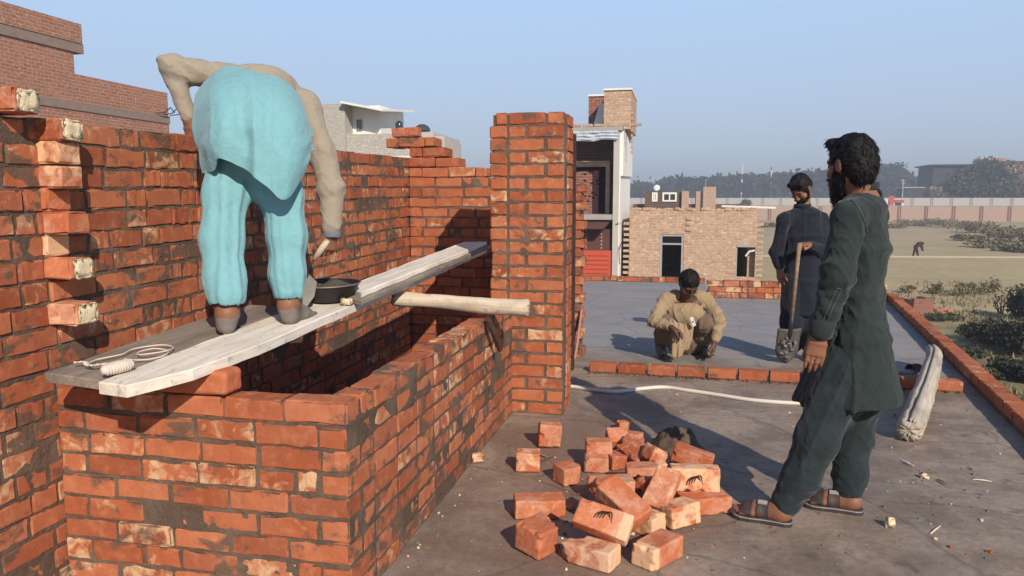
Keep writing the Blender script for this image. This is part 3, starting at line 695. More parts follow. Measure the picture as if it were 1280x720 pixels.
df = boxes('door_opening', M['frame_grey'], h, ((d0+.003, YL+.02, dz0), (d0+.07, YL+.14, dz1-.003)), ((d1-.07, YL+.02, dz0), (d1-.003, YL+.14, dz1-.003)), ((d0+.072, YL+.02, dz1-.06), (d1-.072, YL+.14, dz1-.003)), ((d0+.072, YL+.02, Lp(840, 304)[2]-.05), (d1-.072, YL+.14, Lp(840, 304)[2])))
m_ = MB()
for k in range(7): x = d0+.12+k*(d1-d0-.24)/6; m_.box((x-.008, YL+.06, Lp(840, 304)[2]+.003), (x+.008, YL+.08, dz1-.063))
for k in range(3): z = Lp(840, 304)[2]+.06+k*.07; m_.box((d0+.075, YL+.083, z), (d1-.075, YL+.095, z+.012))
m_.build('grille', M['iron'], df, attr=False)
wf = boxes('window_opening', M['slab_edge'], h, ((w0+.003, YL-.02, wz1-.07), (w1-.003, YL+.14, wz1-.003)), ((w0+.003, YL+.02, wz0), (w0+.035, YL+.14, wz1-.073)))
m_ = MB(); c = Lp(940, 318); m_.tube([c+(.1, .05, .12), c+(-.08, .04, .08), c+(-.18, .03, -.06)], .03, 6); m_.build('bent_strip', M['whitewash'], wf, attr=False)
# the plank lying on its top
m_ = MB(); p = Lp(935, 261, YL+.8); m_.box((-.8, -.1, -.03), (.8, .1, .03), 0, frame((1, .1, -.03), None, p*(1, 1, 0)+(0, 0, zT+.10)))
tag(m_.build('plank', M['plank_pale'], attr=False), 'short pale plank lying on top of the low unfinished house', 'plank')
# small weeds on the sill of that house and rubble below
# ---- small dark house with white window frames, and a pink stair tower, behind the low house
YS = 60.
def Sp(px, py, y=YS): return gy(px, py, y)
h = hempty('dark_house', Sp(835, 300)*(1, 1, 0)+(0, 0, GROUND)); tag(h, 'small dark house with white window frames beyond the unfinished house', 'house')
boxes('wall', M['fb_dark'], h, ((Sp(806, 250)[0], YS, GROUND), (Sp(853, 250)[0], YS+6, Sp(830, 239)[2])), ((Sp(790, 250)[0], YS+1, GROUND), (Sp(940, 250)[0], YS+6, Sp(830, 255.5)[2])))
boxes('end_wall', M['fb_pink'], h, ((Sp(852, 250)[0]+.003, YS-.3, GROUND), (Sp(861, 250)[0], YS+.8, Sp(830, 239)[2])))
for a_, b_ in ((815, 822), (828, 846)):
    f_ = MB(); xa_, xb_ = Sp(a_, 245)[0], Sp(b_, 245)[0]; za_, zb_ = Sp(820, 252)[2], Sp(820, 240.5)[2]
    f_.box((xa_, YS-.1, za_), (xa_+.13, YS-.003, zb_)); f_.box((xb_-.13, YS-.1, za_), (xb_, YS-.003, zb_)); f_.box((xa_+.133, YS-.1, zb_-.14), (xb_-.133, YS-.003, zb_)); f_.box((xa_+.133, YS-.1, za_), (xb_-.133, YS-.003, za_+.12))
    f_.box(((xa_+xb_)/2-.05, YS-.1, za_+.123), ((xa_+xb_)/2+.05, YS-.003, zb_-.143)); f_ = f_.build('window', M['whitewash'], h, attr=False)
    boxes('pane', M['glass_dark'], f_, ((xa_+.14, YS-.03, za_+.13), (xb_-.14, YS-.006, zb_-.15)))
h = hempty('pink_tower', Sp(882, 300)*(1, 1, 0)+(0, 0, GROUND)); tag(h, 'stepped pale pink brick stair tower beyond the unfinished house', 'house')
boxes('wall', M['fb_pink'], h, ((Sp(870, 245)[0], YS+.5, GROUND), (Sp(879, 245)[0], YS+4, Sp(880, 239)[2])), ((Sp(879, 245)[0]+.003, YS+.2, GROUND), (Sp(895, 245)[0], YS+4, Sp(880, 233.5)[2])))
m_ = MB(); c = Sp(882, 233, YS+1); m_.tube([c-(0, 0, .3), c+(0, 0, .55)], .025, 6); m_.build('mast', M['frame_grey'], h, attr=False)
# dish on a distant roof
m_ = MB(); c = Sp(821, 234.5, YS+5); Mr = np.array(Matrix.Rotation(R(70), 3, 'X')); m_.lathe([(.01, .05), (.12, .03), (.26, -.03), (.26, -.05), (.12, .01), (.01, .03)], c, 18, 0, Mr)
m_.tube([c+(0, 0, -1.), c], .03, 6)
tag(m_.build('satellite_dish', M['whitewash'], attr=False), 'small white satellite dish above the dark house', 'dish')
# ---- boundary walls of the field
def gnd(px, py): return gz(px, py, GROUND)
def wall_run(name, p0, p1, h0, step, mats, label, pil=.25, th=.25, cop=True):
    p0 = np.array(p0); p1 = np.array(p1); a = nrm((p1-p0)*(1, 1, 0)); Lg = np.linalg.norm((p1-p0)[:2]); n = np.array([a[1], -a[0], 0])
    e = empty(name, p0*(1, 1, 0)+(0, 0, GROUND), math.atan2(a[1], a[0])); tag(e, label, 'wall')
    Mx = frame(a, None, p0*(1, 1, 0)+(0, 0, GROUND)); Mi = np.linalg.inv(np.array(Matrix.Translation(e.location) @ Matrix.Rotation(e.rotation_euler.z, 4, 'Z')))
    m_ = MB(); m_.box((0, 0, 0), (Lg, th, h0)); m_.build('panel', mats[0], e, attr=False)
    if cop: m_ = MB(); m_.box((0, -.05, h0+.003), (Lg, th+.05, h0+.13)); m_.build('coping', mats[1], e, attr=False)
    s = 0
    while s < Lg:
        m_ = MB(); m_.box((s, -.12, 0), (s+pil, -.003, h0-.01)); m_.box((s+pil*2, -.12, 0), (s+pil*2.6, -.003, h0-.01)); m_.build('pilaster', mats[2], e, attr=False); s += step
    return e
yB = 178.
wall_run('boundary_wall', gy(640, 262, yB), gy(1560, 262, yB), 3.15, 5.3, (M['fb_pink'], M['slab_edge'], M['fb_red']), 'long pinkish boundary wall with pilasters across the far side of the field')
yB2 = 215.
wall_run('boundary_wall', gy(600, 262, yB2), gy(1560, 262, yB2), 5.0, 4.6, (M['plaster'], M['plaster'], M['slab_edge']), 'long white boundary wall behind the pinkish one at the foot of the trees', cop=False)
# water channel bund across the field: a pale strip of bare earth
a_ = gnd(800, 319.5); b_ = gnd(1600, 324); m_ = MB(); d_ = nrm((b_-a_)*(1, 1, 0)); n_ = np.array([-d_[1], d_[0], 0])
m_.add(np.array([a_-n_*.4, b_-n_*.4, b_-n_*.15+UZ*.10, a_-n_*.15+UZ*.10, b_+n_*.15+UZ*.10, a_+n_*.15+UZ*.10, b_+n_*.4, a_+n_*.4]), [(0,1,2,3),(3,2,4,5),(5,4,6,7)])
tag(m_.build('field_bund', plain('dry_earth', (.50, .42, .28), .95, .1, .15, 2), attr=False), kind='structure')
# poles
def pole(px, pyb, pyt, y, rad, label, cross=True, name='utility_pole', mat=None):
    b = gy(px, pyb, y); t = gy(px, pyt, y); e = empty(name, (b[0], b[1], GROUND)); tag(e, label, 'pole')
    m_ = MB(); m_.tube([(0, 0, 0), (0, 0, t[2]-GROUND)], [rad, rad*.7], 8); m_.build('shaft', mat or M['plaster'], e, attr=False)
    if cross:
        m_ = MB(); zz = t[2]-GROUND-.3; m_.box((-.7, -.05, zz), (.7, .05, zz+.1)); m_.box((-.5, -.05, zz-.7), (.5, .05, zz-.6)); m_.build('crossarm', M['plaster'], e, attr=False)
    return e
pole(1127, 262, 224, 205, .16, 'grey utility pole with crossarms by the red roofed shed')
pole(926, 262, 206, 330, .35, 'thin white mast rising above the hazy wood', True, 'mast', M['whitewash'])
pole(963, 250, 212, 330, .25, 'short white mast beside the shovel man above the hazy wood', False, 'mast', M['whitewash'])
# red and white shed
ysd = 200.; h = hempty('shed', gy(1118, 260, ysd)*(1, 1, 0)+(0, 0, GROUND)); tag(h, 'small red and white roadside booth by the far boundary wall', 'booth')
X = lambda p: gy(p, 250, ysd)[0]; Zp = lambda p: gy(1118, p, ysd)[2]
boxes('body', M['whitewash'], h, ((X(1100), ysd, GROUND), (X(1130), ysd+3, Zp(249))))
boxes('red_panel', M['van_red'], h, ((X(1111), ysd-.3, GROUND), (X(1117), ysd-.003, Zp(244.5))), ((X(1118), ysd-.2, Zp(253)), (X(1130), ysd-.003, Zp(249.5))))
boxes('window', M['glass_dark'], h, ((X(1119), ysd-.1, Zp(257)), (X(1127), ysd-.004, Zp(253.5))))
# big dark building and pink buildings at the right edge
yd = 235.; h = hempty('dark_building', gy(1190, 260, yd)*(1, 1, 0)+(0, 0, GROUND)); tag(h, 'large dark windowless building beside the big tree on the right', 'building')
X = lambda p: gy(p, 240, yd)[0]; Zp = lambda p: gy(1190, p, yd)[2]
boxes('wall', M['dark_roof'], h, ((X(1165), yd, Zp(233)), (X(1215), yd+14, Zp(207))))
boxes('base', M['fb_pink'], h, ((X(1162), yd-.5, GROUND), (X(1215), yd+13, Zp(233)-.01)))
boxes('roof', M['dark_roof'], h, ((X(1160), yd-1, Zp(207)+.003), (X(1216), yd+14.5, Zp(206)+.1)))
h = hempty('dark_shed', gy(1140, 260, yd)*(1, 1, 0)+(0, 0, GROUND)); tag(h, 'low dark shed with a pale roof edge left of the dark building', 'shed')
boxes('wall', M['dark_roof'], h, ((X(1128), yd-2, GROUND), (X(1152), yd+6, Zp(235))))
boxes('roof', M['plaster'], h, ((X(1127), yd-2.3, Zp(235)+.003), (X(1153), yd+6.2, Zp(234)+.05)))
yp = 280.; h = hempty('pink_building', gy(1265, 260, yp)*(1, 1, 0)+(0, 0, GROUND)); tag(h, 'pink building with dark roof showing above the trees at the right edge', 'building')
X = lambda p: gy(p, 220, yp)[0]; Zp = lambda p: gy(1265, p, yp)[2]
boxes('wall', plain('pink_wash', (.50, .22, .18), .9, .1, .1, 1, 0), h, ((X(1238), yp+3, GROUND), (X(1262), yp+16, Zp(197))), ((X(1257), yp, GROUND), (X(1340), yp+15, Zp(204))))
boxes('roof', M['dark_roof'], h, ((X(1254), yp-1, Zp(204)+.004), (X(1342), yp+16, Zp(201.5))))
# ---- brick box in the field
p = gnd(1154, 391); h = empty('brick_box', p, .35); tag(h, 'small open brick box standing in the field beyond the parapet', 'brick box')
m_ = MB()
m_.box((-.42, 0, 0), (.25, .18, .56)); m_.box((-.42, .62, 0), (.25, .8, .5)); m_.box((.253, 0, 0), (.43, .8, .56)); m_.box((-.40, .183, .0), (-.3, .617, .5))
m_.build('wall', M['fb_red'], h, attr=False)
m_ = MB(); r = random.Random(8)
for k in range(9): put_brick(m_, (.75+r.uniform(-.2, .5), r.uniform(-.1, .5), .06+r.uniform(0, .05)), nrm((1, r.uniform(-1, 1), 0)), (0, -1, 0), (BL, BW, BH), r)
m_.build('loose_brick', M['brick_loose'], h)
# ------------------------------------------------------------------ trees and plants
def tree(name, base, H, Rc, label, mat, group=None, n=2600, leaf=.35, th=.35, clumps=14, flat=.75, seed=0, cat='tree'):
    r = np.random.RandomState(seed); e = empty(name, base); tag(e, label, cat, group)
    m_ = MB(); m_.tube([(0, 0, -.1), (.05*H*r.uniform(-1, 1), .04*H, H*.35), (0, 0, H*.7)], [th*1.2, th*.8, th*.3], 8)
    C = []
    for k in range(clumps):
        a = r.uniform(0, 6.283); rr = Rc*math.sqrt(r.rand())*.8; z = H*(.42+.5*r.rand()*(1-.45*rr/Rc)); C.append((rr*math.cos(a), rr*math.sin(a), z, Rc*r.uniform(.28, .48)))
        m_.tube([(0, 0, H*.35), (rr*.5*math.cos(a), rr*.5*math.sin(a), H*.45), (rr*math.cos(a), rr*math.sin(a), z)], [th*.4, th*.25, th*.08], 5)
    m_.build('trunk', M['bark'], e, attr=False)
    C = np.array(C); i = r.randint(0, clumps, n); d = r.normal(size=(n, 3)); d /= np.linalg.norm(d, axis=1)[:, None]
    rad = C[i, 3]*(.45+.6*r.rand(n)**.6); c = C[i, :3]+d*rad[:, None]*np.array([1, 1, flat])
    leaves(e, 'crown', c, leaf, r, mat, C[i, 3]*0+r.rand(clumps)[i])
    return e
def leaves(parent, name, c, size, r, mat, tone=None, up=.25):
    n = len(c); nn = r.normal(size=(n, 3))+np.array([0, 0, up]); nn /= np.linalg.norm(nn, axis=1)[:, None]
    t = np.cross(nn, r.normal(size=(n, 3))); t /= np.linalg.norm(t, axis=1)[:, None]; b = np.cross(nn, t)
    s = (size*r.uniform(.5, 1.3, n))[:, None]
    V = np.stack([c-t*s, c-b*s*.55, c+t*s, c+b*s*.55], 1).reshape(-1, 3)
    F = np.arange(n*4).reshape(-1, 4)
    tone = r.rand(n) if tone is None else np.clip(tone*.7+r.rand(n)*.3, 0, 1)
    col = np.zeros((n*4, 4)); col[:, 0] = np.repeat(tone, 4); col[:, 3] = 1
    m_ = MB(); m_.add(V, F, 0, col); return m_.build(name, mat, parent)
# hazy wood along the horizon: one mass nobody could count
r = np.random.RandomState(21); cs = []; tn = []
yw = 340.
def wood_top(px):
    return np.interp(px, [780, 815, 850, 900, 960, 1000, 1040, 1090, 1125, 1140, 1160, 1200], [226, 224, 220, 218, 215, 213, 211, 207, 206, 222, 236, 240])
for k in range(900):
    px = r.uniform(770, 1165); y = yw+r.uniform(-12, 25); top = wood_top(px)+abs(r.normal())*2.4+(4*vnoise(np.array([px*.06, 2, 3])))
    t = gy(px, top, y); hh = t[2]-GROUND; q = r.rand()
    m = 34; cc = np.array([t[0], y, GROUND+hh*(1-.95*q**1.2)-1.6])+r.normal(size=(m, 3))*np.array([1.6, 2, .9]); cs.append(cc); tn.append(np.full(m, r.rand()))
for k in range(160):
    px = r.uniform(560, 790); y = 430+r.uniform(-10, 20); t = gy(px, 231+4*vnoise(np.array([px*.05, 1, 1]))-7*max(0, (640-px)/80)*(px < 640), y); hh = t[2]-GROUND
    m = 40; cc = np.array([t[0], y, GROUND+hh*(1-.9*r.rand())])+r.normal(size=(m, 3))*np.array([3, 2, 1.8]); cs.append(cc); tn.append(np.full(m, r.rand()))
wd = leaves(None, 'wood', np.concatenate(cs), 1.3, r, M['leaf_far'], np.concatenate(tn)); tag(wd, kind='stuff')
def at_tree(px, y): p = gy(px, 262, y); return (p[0], p[1], GROUND)
def hz(px, y, py): return gy(px, py, y)[2]-GROUND
tree('broadleaf_tree', at_tree(1232, 222), hz(1232, 222, 197), 9.5, 'big spreading grey green tree between the dark and the pink building', M['leaf_mid'], n=6500, leaf=.5, th=.5, clumps=34, flat=.6, seed=1)
tree('broadleaf_tree', at_tree(1268, 226), hz(1268, 226, 214), 6.5, 'smaller rounded tree at the right edge in front of the pink building', M['leaf_mid'], n=3000, leaf=.45, th=.4, clumps=20, seed=2)
tree('broadleaf_tree', at_tree(1200, 224), hz(1200, 224, 203), 4.5, 'narrow dark tree in front of the dark building', M['leaf_far'], n=2200, leaf=.4, th=.35, clumps=14, seed=3)
tree('broadleaf_tree', at_tree(1241, 240), hz(1241, 240, 193), 3.2, 'tallest tree top poking above the grey green crown', M['leaf_far'], n=1500, leaf=.4, th=.3, clumps=9, seed=4)
tree('broadleaf_tree', at_tree(930, 214), hz(930, 214, 251), 3.0, 'small low tree by the white boundary wall left of the shovel man', M['leaf_mid'], n=900, leaf=.4, th=.2, clumps=9, seed=5)
# scrub on the far side of the field
def shrub(name, base, rx, ry, H, label, mat, n, leaf, seed, group=None, stems=True, blobs=7, kind=None):
    r = np.random.RandomState(seed); e = empty(name, base)
    if kind: e['kind'] = kind
    tag(e, label, 'bush', group)
    B = np.stack([r.uniform(-rx, rx, blobs)*.75, r.uniform(-ry, ry, blobs)*.75, H*r.uniform(.3, .75, blobs)], 1)
    if stems:
        m_ = MB()
        for b in B: m_.tube([(b[0]*.3, b[1]*.3, -.05), b*(.7, .7, .6), b+(0, 0, H*.2)], [.03*H, .02*H, .005*H], 5)
        m_.build('stem', M['bark'], e, attr=False)
    i = r.randint(0, blobs, n); d = r.normal(size=(n, 3)); d /= np.linalg.norm(d, axis=1)[:, None]
    c = B[i]+d*(r.rand(n)[:, None]**.5)*np.array([rx*.5, ry*.5, H*.38]); c[:, 2] = np.abs(c[:, 2])
    leaves(e, 'foliage', c, leaf, r, mat, r.rand(blobs)[i]); return e
GB = 'dry scrub on the far side of the field'
k = 0
rr_ = np.random.RandomState(77)
for px, py, wpx, hpx in ((1075, 281, 40, 9), (1112, 284, 44, 8), (1150, 281, 50, 9), (1190, 283, 50, 12), (1222, 290, 44, 16), (1250, 296, 46, 18), (1272, 302, 40, 20), (1240, 309, 46, 12), (1268, 314, 40, 12), (1210, 300, 30, 9), (965, 283, 26, 7)):
    b = gnd(px, py+1); s = np.linalg.norm(b-CP)/FPX; k += 1
    shrub('dry_scrub', b, wpx*s*.5, wpx*s*.5, hpx*s*.75, 'low dry olive scrub along the far side of the field', M['grass_dry'], 900, .18, 30+k, GB, blobs=12)
for px, py, wpx, hpx in ((1135, 366, 16, 9), (1170, 367, 20, 12), (1205, 366, 18, 12), (1238, 366, 14, 17), (1220, 368, 26, 8), (1190, 369, 26, 6)):
    b = gnd(px, py); s = np.linalg.norm(b-CP)/FPX; k += 1
    shrub('dry_scrub', b, wpx*s*.7, wpx*s*.5, hpx*s, 'sparse grey weed clump in the strip just beyond the brick box', M['grass_dry'], 260, .07, 60+k, 'weeds in the strip beyond the brick box', blobs=8)
# dark bushes just beyond the parapet on the right
k = 0
for px, py, wpx, H, mat, lab in ((1272, 440, 90, 1.55, 'leaf_dark', 'largest dark leafy bush at the right edge'), (1236, 428, 56, .80, 'leaf_dark', 'dark rounded bush left of the largest one'), (1282, 400, 50, 1.9, 'leaf_dark', 'tall twiggy dark bush at the right edge of the field'), (1280, 474, 70, .75, 'leaf_dark', 'low dark bush nearest the parapet'),
                              (1205, 446, 46, .42, 'leaf_mid', 'low green weed patch close to the parapet'), (1180, 400, 40, .34, 'leaf_mid', 'pale green weed patch behind the brick box'), (1220, 470, 46, .40, 'leaf_mid', 'dull green weed patch below the dark bushes')):
    b = gnd(px, py); s = np.linalg.norm(b-CP)/FPX; k += 1
    shrub('leafy_bush', b, wpx*s*.45, wpx*s*.42, H*.66, lab, M[mat], 2600 if k < 5 else 1300, .085 if k < 5 else .06, 90+k, blobs=16)
e = shrub('tall_weed', gnd(1252, 392), .35, .3, 1.0, 'thin weed stalk with a few leaves in front of the field strip', M['leaf_dark'], 60, .06, 130, blobs=5)
# rough grass on the near strip of ground
r = np.random.RandomState(9); gv = []; gf = []; gc = []
m_ = MB(); cs = []
for k in range(5200):
    px = r.uniform(1090, 1300); py = r.uniform(352, 520)
    p = gnd(px, py)
    if fbm(p[None]*np.array([.45, .45, 1]))[0] < -.05+.25*r.rand(): continue
    hgt = r.uniform(.06, .22); a = r.uniform(0, 6.28); dx = np.array([math.cos(a), math.sin(a), 0])*.035
    tip = p+UZ*hgt+np.array([r.normal()*.07, r.normal()*.07, 0]); t = r.rand()
    m_.add(np.array([p-dx, p+dx, tip]), [(0, 1, 2)], 0, np.tile((t, 0, 0, 1), (3, 1)))
tag(m_.build('rough_grass', M['grass_dry']), kind='stuff')
# ------------------------------------------------------------------ bodies and clothes as smooth blended volumes
class Vol:
    def __init__(s, lo, hi, res):
        s.res = res; s.lo = np.asarray(lo, float); s.n = np.ceil((np.asarray(hi)-s.lo)/res).astype(int)+1
        s.F = np.full(s.n, .3, np.float32)
        s.ax = [s.lo[i]+np.arange(s.n[i])*res for i in range(3)]
    def _sub(s, lo, hi, m):
        a = np.maximum(np.floor((np.asarray(lo)-m-s.lo)/s.res).astype(int), 0); b = np.minimum(np.ceil((np.asarray(hi)+m-s.lo)/s.res).astype(int)+1, s.n)
        if (b <= a).any(): return None, None
        sl = tuple(slice(a[i], b[i]) for i in range(3))
        X = s.ax[0][sl[0]][:, None, None]; Y = s.ax[1][sl[1]][None, :, None]; Z = s.ax[2][sl[2]][None, None, :]
        return sl, (X, Y, Z)
    def _put(s, sl, d, k, mode):
        A = s.F[sl]; d = d.astype(np.float32)
        if mode == 'sub':
            d = -d; h = np.clip(.5-.5*(d-A)/k, 0, 1); s.F[sl] = A+(d-A)*h*0+np.maximum(A, d)*0+(d*(h)+A*(1-h)+k*h*(1-h)) if False else -( (lambda a, b: b+(a-b)*np.clip(.5+.5*(b-a)/k, 0, 1)-k*np.clip(.5+.5*(b-a)/k, 0, 1)*(1-np.clip(.5+.5*(b-a)/k, 0, 1)))(-A, -d))
        else:
            h = np.clip(.5+.5*(A-d)/k, 0, 1); s.F[sl] = A+(d-A)*h-k*h*(1-h)
    def cone(s, p0, p1, r0, r1, k=.02, mode='add'):
        p0 = np.asarray(p0, float); p1 = np.asarray(p1, float); m = max(r0, r1)+k+.03
        sl, g = s._sub(np.minimum(p0, p1), np.maximum(p0, p1), m)
        if sl is None: return
        b = p1-p0; L2 = b @ b+1e-12
        h = np.clip(((g[0]-p0[0])*b[0]+(g[1]-p0[1])*b[1]+(g[2]-p0[2])*b[2])/L2, 0, 1)
        d = np.sqrt((g[0]-p0[0]-h*b[0])**2+(g[1]-p0[1]-h*b[1])**2+(g[2]-p0[2]-h*b[2])**2)-(r0+(r1-r0)*h)
        s._put(sl, d, k, mode)
    def chain(s, P, Rr, k=.02, mode='add'):
        for i in range(len(P)-1): s.cone(P[i], P[i+1], Rr[i], Rr[i+1], k, mode)
    def ell(s, c, r, B=None, k=.02, mode='add'):
        c = np.asarray(c, float); r = np.asarray(r, float); m = r.max()+k+.03
        sl, g = s._sub(c, c, m)
        if sl is None: return
        q = [g[i]-c[i] for i in range(3)]
        if B is not None: q = [q[0]*B[0, j]+q[1]*B[1, j]+q[2]*B[2, j] for j in range(3)]
        k0 = np.sqrt(sum((q[j]/r[j])**2 for j in range(3)))+1e-6; k1 = np.sqrt(sum((q[j]/r[j]**2)**2 for j in range(3)))+1e-6
        s._put(sl, k0*(k0-1)/k1, k, mode)
    def econe(s, p0, p1, s0, s1, side, k=.03, mode='add'):
        """tube of elliptic section; s = (half width along side, half depth)"""
        p0 = np.asarray(p0, float); p1 = np.asarray(p1, float); m = max(*s0, *s1)+k+.03
        sl, g = s._sub(np.minimum(p0, p1), np.maximum(p0, p1), m)
        if sl is None: return
        b = p1-p0; L = np.linalg.norm(b); b = b/L; u = nrm(np.asarray(side)-b*(np.asarray(side) @ b)); v = np.cross(b, u)
        q = [g[i]-p0[i] for i in range(3)]; dt = lambda w: q[0]*w[0]+q[1]*w[1]+q[2]*w[2]
        a = dt(b); h = np.clip(a/L, 0, 1); w = s0[0]+(s1[0]-s0[0])*h; dd = s0[1]+(s1[1]-s0[1])*h
        x = dt(u); y = dt(v); k0 = np.sqrt((x/w)**2+(y/dd)**2)+1e-6; k1 = np.sqrt((x/w**2)**2+(y/dd**2)**2)+1e-6
        dr = k0*(k0-1)/k1; ha = np.maximum(np.maximum(-a, a-L), 0)
        s._put(sl, np.where(ha > 0, np.sqrt(np.maximum(dr, 0)**2+ha**2)+np.minimum(dr, 0)*(ha <= 0), dr), k, mode)
    def echain(s, P, Sz, side, k=.03, mode='add'):
        for i in range(len(P)-1): s.econe(P[i], P[i+1], Sz[i], Sz[i+1], side, k, mode)
    def cut(s, lo, hi, fn, k=.006):
        sl, g = s._sub(lo, hi, 0)
        if sl is not None: s._put(sl, fn(*g)+0*(g[0]+g[1]+g[2]), k, 'sub')
    def mesh(s):
        F = s.F; sg = F < 0; nx, ny, nz = F.shape
        c = [sg[i:nx-1+i, j:ny-1+j, k:nz-1+k] for i in (0, 1) for j in (0, 1) for k in (0, 1)]
        sm = sum(q.astype(np.int8) for q in c); act = np.argwhere((sm > 0) & (sm < 8))
        if len(act) == 0: return np.zeros((0, 3)), []
        acc = np.zeros((len(act), 3)); cnt = np.zeros(len(act))
        O = np.array([(i, j, k) for i in (0, 1) for j in (0, 1) for k in (0, 1)])
        vals = [F[act[:, 0]+o[0], act[:, 1]+o[1], act[:, 2]+o[2]].astype(float) for o in O]
        for a in range(8):
            for b in range(a+1, 8):
                if np.abs(O[a]-O[b]).sum() != 1: continue
                m = (vals[a] < 0) != (vals[b] < 0); t = np.where(m, vals[a]/(vals[a]-vals[b]+1e-12), 0)
                acc += np.where(m[:, None], O[a]+(O[b]-O[a])*t[:, None], 0); cnt += m
        V = s.lo+(act+acc/cnt[:, None])*s.res
        idx = np.full((nx-1, ny-1, nz-1), -1, np.int32); idx[act[:, 0], act[:, 1], act[:, 2]] = np.arange(len(act))
        Q = []
        for ax in range(3):
            n2 = [nx, ny, nz]; A = np.take(sg, range(n2[ax]-1), ax); B = np.take(sg, range(1, n2[ax]), ax)
            e = np.argwhere(A != B); o1, o2 = (ax+1) % 3, (ax+2) % 3
            ok = (e[:, o1] > 0) & (e[:, o2] > 0) & (e[:, o1] < n2[o1]-1) & (e[:, o2] < n2[o2]-1); e = e[ok]
            fl = A[e[:, 0], e[:, 1], e[:, 2]]
            def at(d1, d2):
                q = e.copy(); q[:, o1] += d1; q[:, o2] += d2; return idx[q[:, 0], q[:, 1], q[:, 2]]
            f = np.stack([at(-1, -1), at(0, -1), at(0, 0), at(-1, 0)], 1); f[~fl] = f[~fl][:, ::-1]; Q.append(f)
        Q = np.concatenate(Q); Q = Q[(Q >= 0).all(1)]
        return V, Q
def vnormals(V, Q):
    n = np.cross(V[Q[:, 2]]-V[Q[:, 0]], V[Q[:, 3]]-V[Q[:, 1]]); N = np.zeros_like(V)
    for j in range(4): np.add.at(N, Q[:, j], n)
    return N/(np.linalg.norm(N, axis=1)[:, None]+1e-12)
def smooth(V, Q, it=1, w=.5):
    for _ in range(it):
        S_ = np.zeros_like(V); c = np.zeros(len(V))
        for j in range(4):
            np.add.at(S_, Q[:, j], V[Q[:, (j+1) % 4]]+V[Q[:, (j+3) % 4]]); np.add.at(c, Q[:, j], 2)
        V = V+(S_/np.maximum(c, 1)[:, None]-V)*w
    return V
def solid(name, vol, mat, parent=None, fold=None, it=2, loc=None):
    V, Q = vol.mesh(); V = smooth(V, Q, it)
    if fold is not None: V = V+vnormals(V, Q)*np.asarray(fold(V))[:, None]
    me = bpy.data.meshes.new(name); off = np.zeros(3) if loc is None else np.asarray(loc)
    me.from_pydata((V-off).tolist(), [], Q.tolist()); me.polygons.foreach_set('use_smooth', [True]*len(Q)); me.update()
    return link(name, me, mat, parent, None if loc is None else loc)
def catmull(C, n):
    """C control rows -> n samples along axis 0"""
    C = np.asarray(C, float); m = len(C); t = np.linspace(0, m-1-1e-9, n); i = t.astype(int); f = (t-i).reshape(-1, *([1]*(C.ndim-1)))
    g = lambda k: C[np.clip(i+k, 0, m-1)]
    p0, p1, p2, p3 = g(-1), g(0), g(1), g(2)
    return .5*((2*p1)+(-p0+p2)*f+(2*p0-5*p1+4*p2-p3)*f**2+(-p0+3*p1-3*p2+p3)*f**3)
def sheet(name, ctrl, mat, parent, nu=50, nv=50, th=.006, fold=None, loc=None):
    """ctrl[row][col] of 3D points; a cloth of real thickness through them"""
    G = catmull(ctrl, nv); G = np.swapaxes(catmull(np.swapaxes(G, 0, 1), nu), 0, 1)
    du = np.gradient(G, axis=1); dv = np.gradient(G, axis=0); N = np.cross(du, dv); N /= np.linalg.norm(N, axis=2)[..., None]+1e-12
    if fold is not None: G = G+N*fold(G, np.linspace(0, 1, nu)[None, :], np.linspace(0, 1, nv)[:, None])[..., None]
    A = G.reshape(-1, 3); B = (G+N*th).reshape(-1, 3); n = len(A); F = []
    for j in range(nv-1):
        for i in range(nu-1):
            a = j*nu+i; F.append((a, a+nu, a+nu+1, a+1)); F.append((n+a, n+a+1, n+a+nu+1, n+a+nu))
    rim = [i for i in range(nu)]+[j*nu+nu-1 for j in range(1, nv)]+[(nv-1)*nu+i for i in range(nu-2, -1, -1)]+[j*nu for j in range(nv-2, 0, -1)]
    for a, b in zip(rim, rim[1:]+rim[:1]): F.append((a, b, b+n, a+n))
    m_ = MB(); m_.add(np.concatenate([A, B]), F); o = m_.build(name, mat, parent, smooth=True, attr=False, loc=loc); return o
def basis(F, up=UZ):
    """columns: right, forward, up of a head or body that looks along F"""
    F = nrm(F); up = nrm(np.asarray(up)-F*(np.asarray(up) @ F)); return np.stack([np.cross(F, up), F, up], 1)
def cam_dir(r, n, z=0.): return RT*r+NH*n+UZ*z
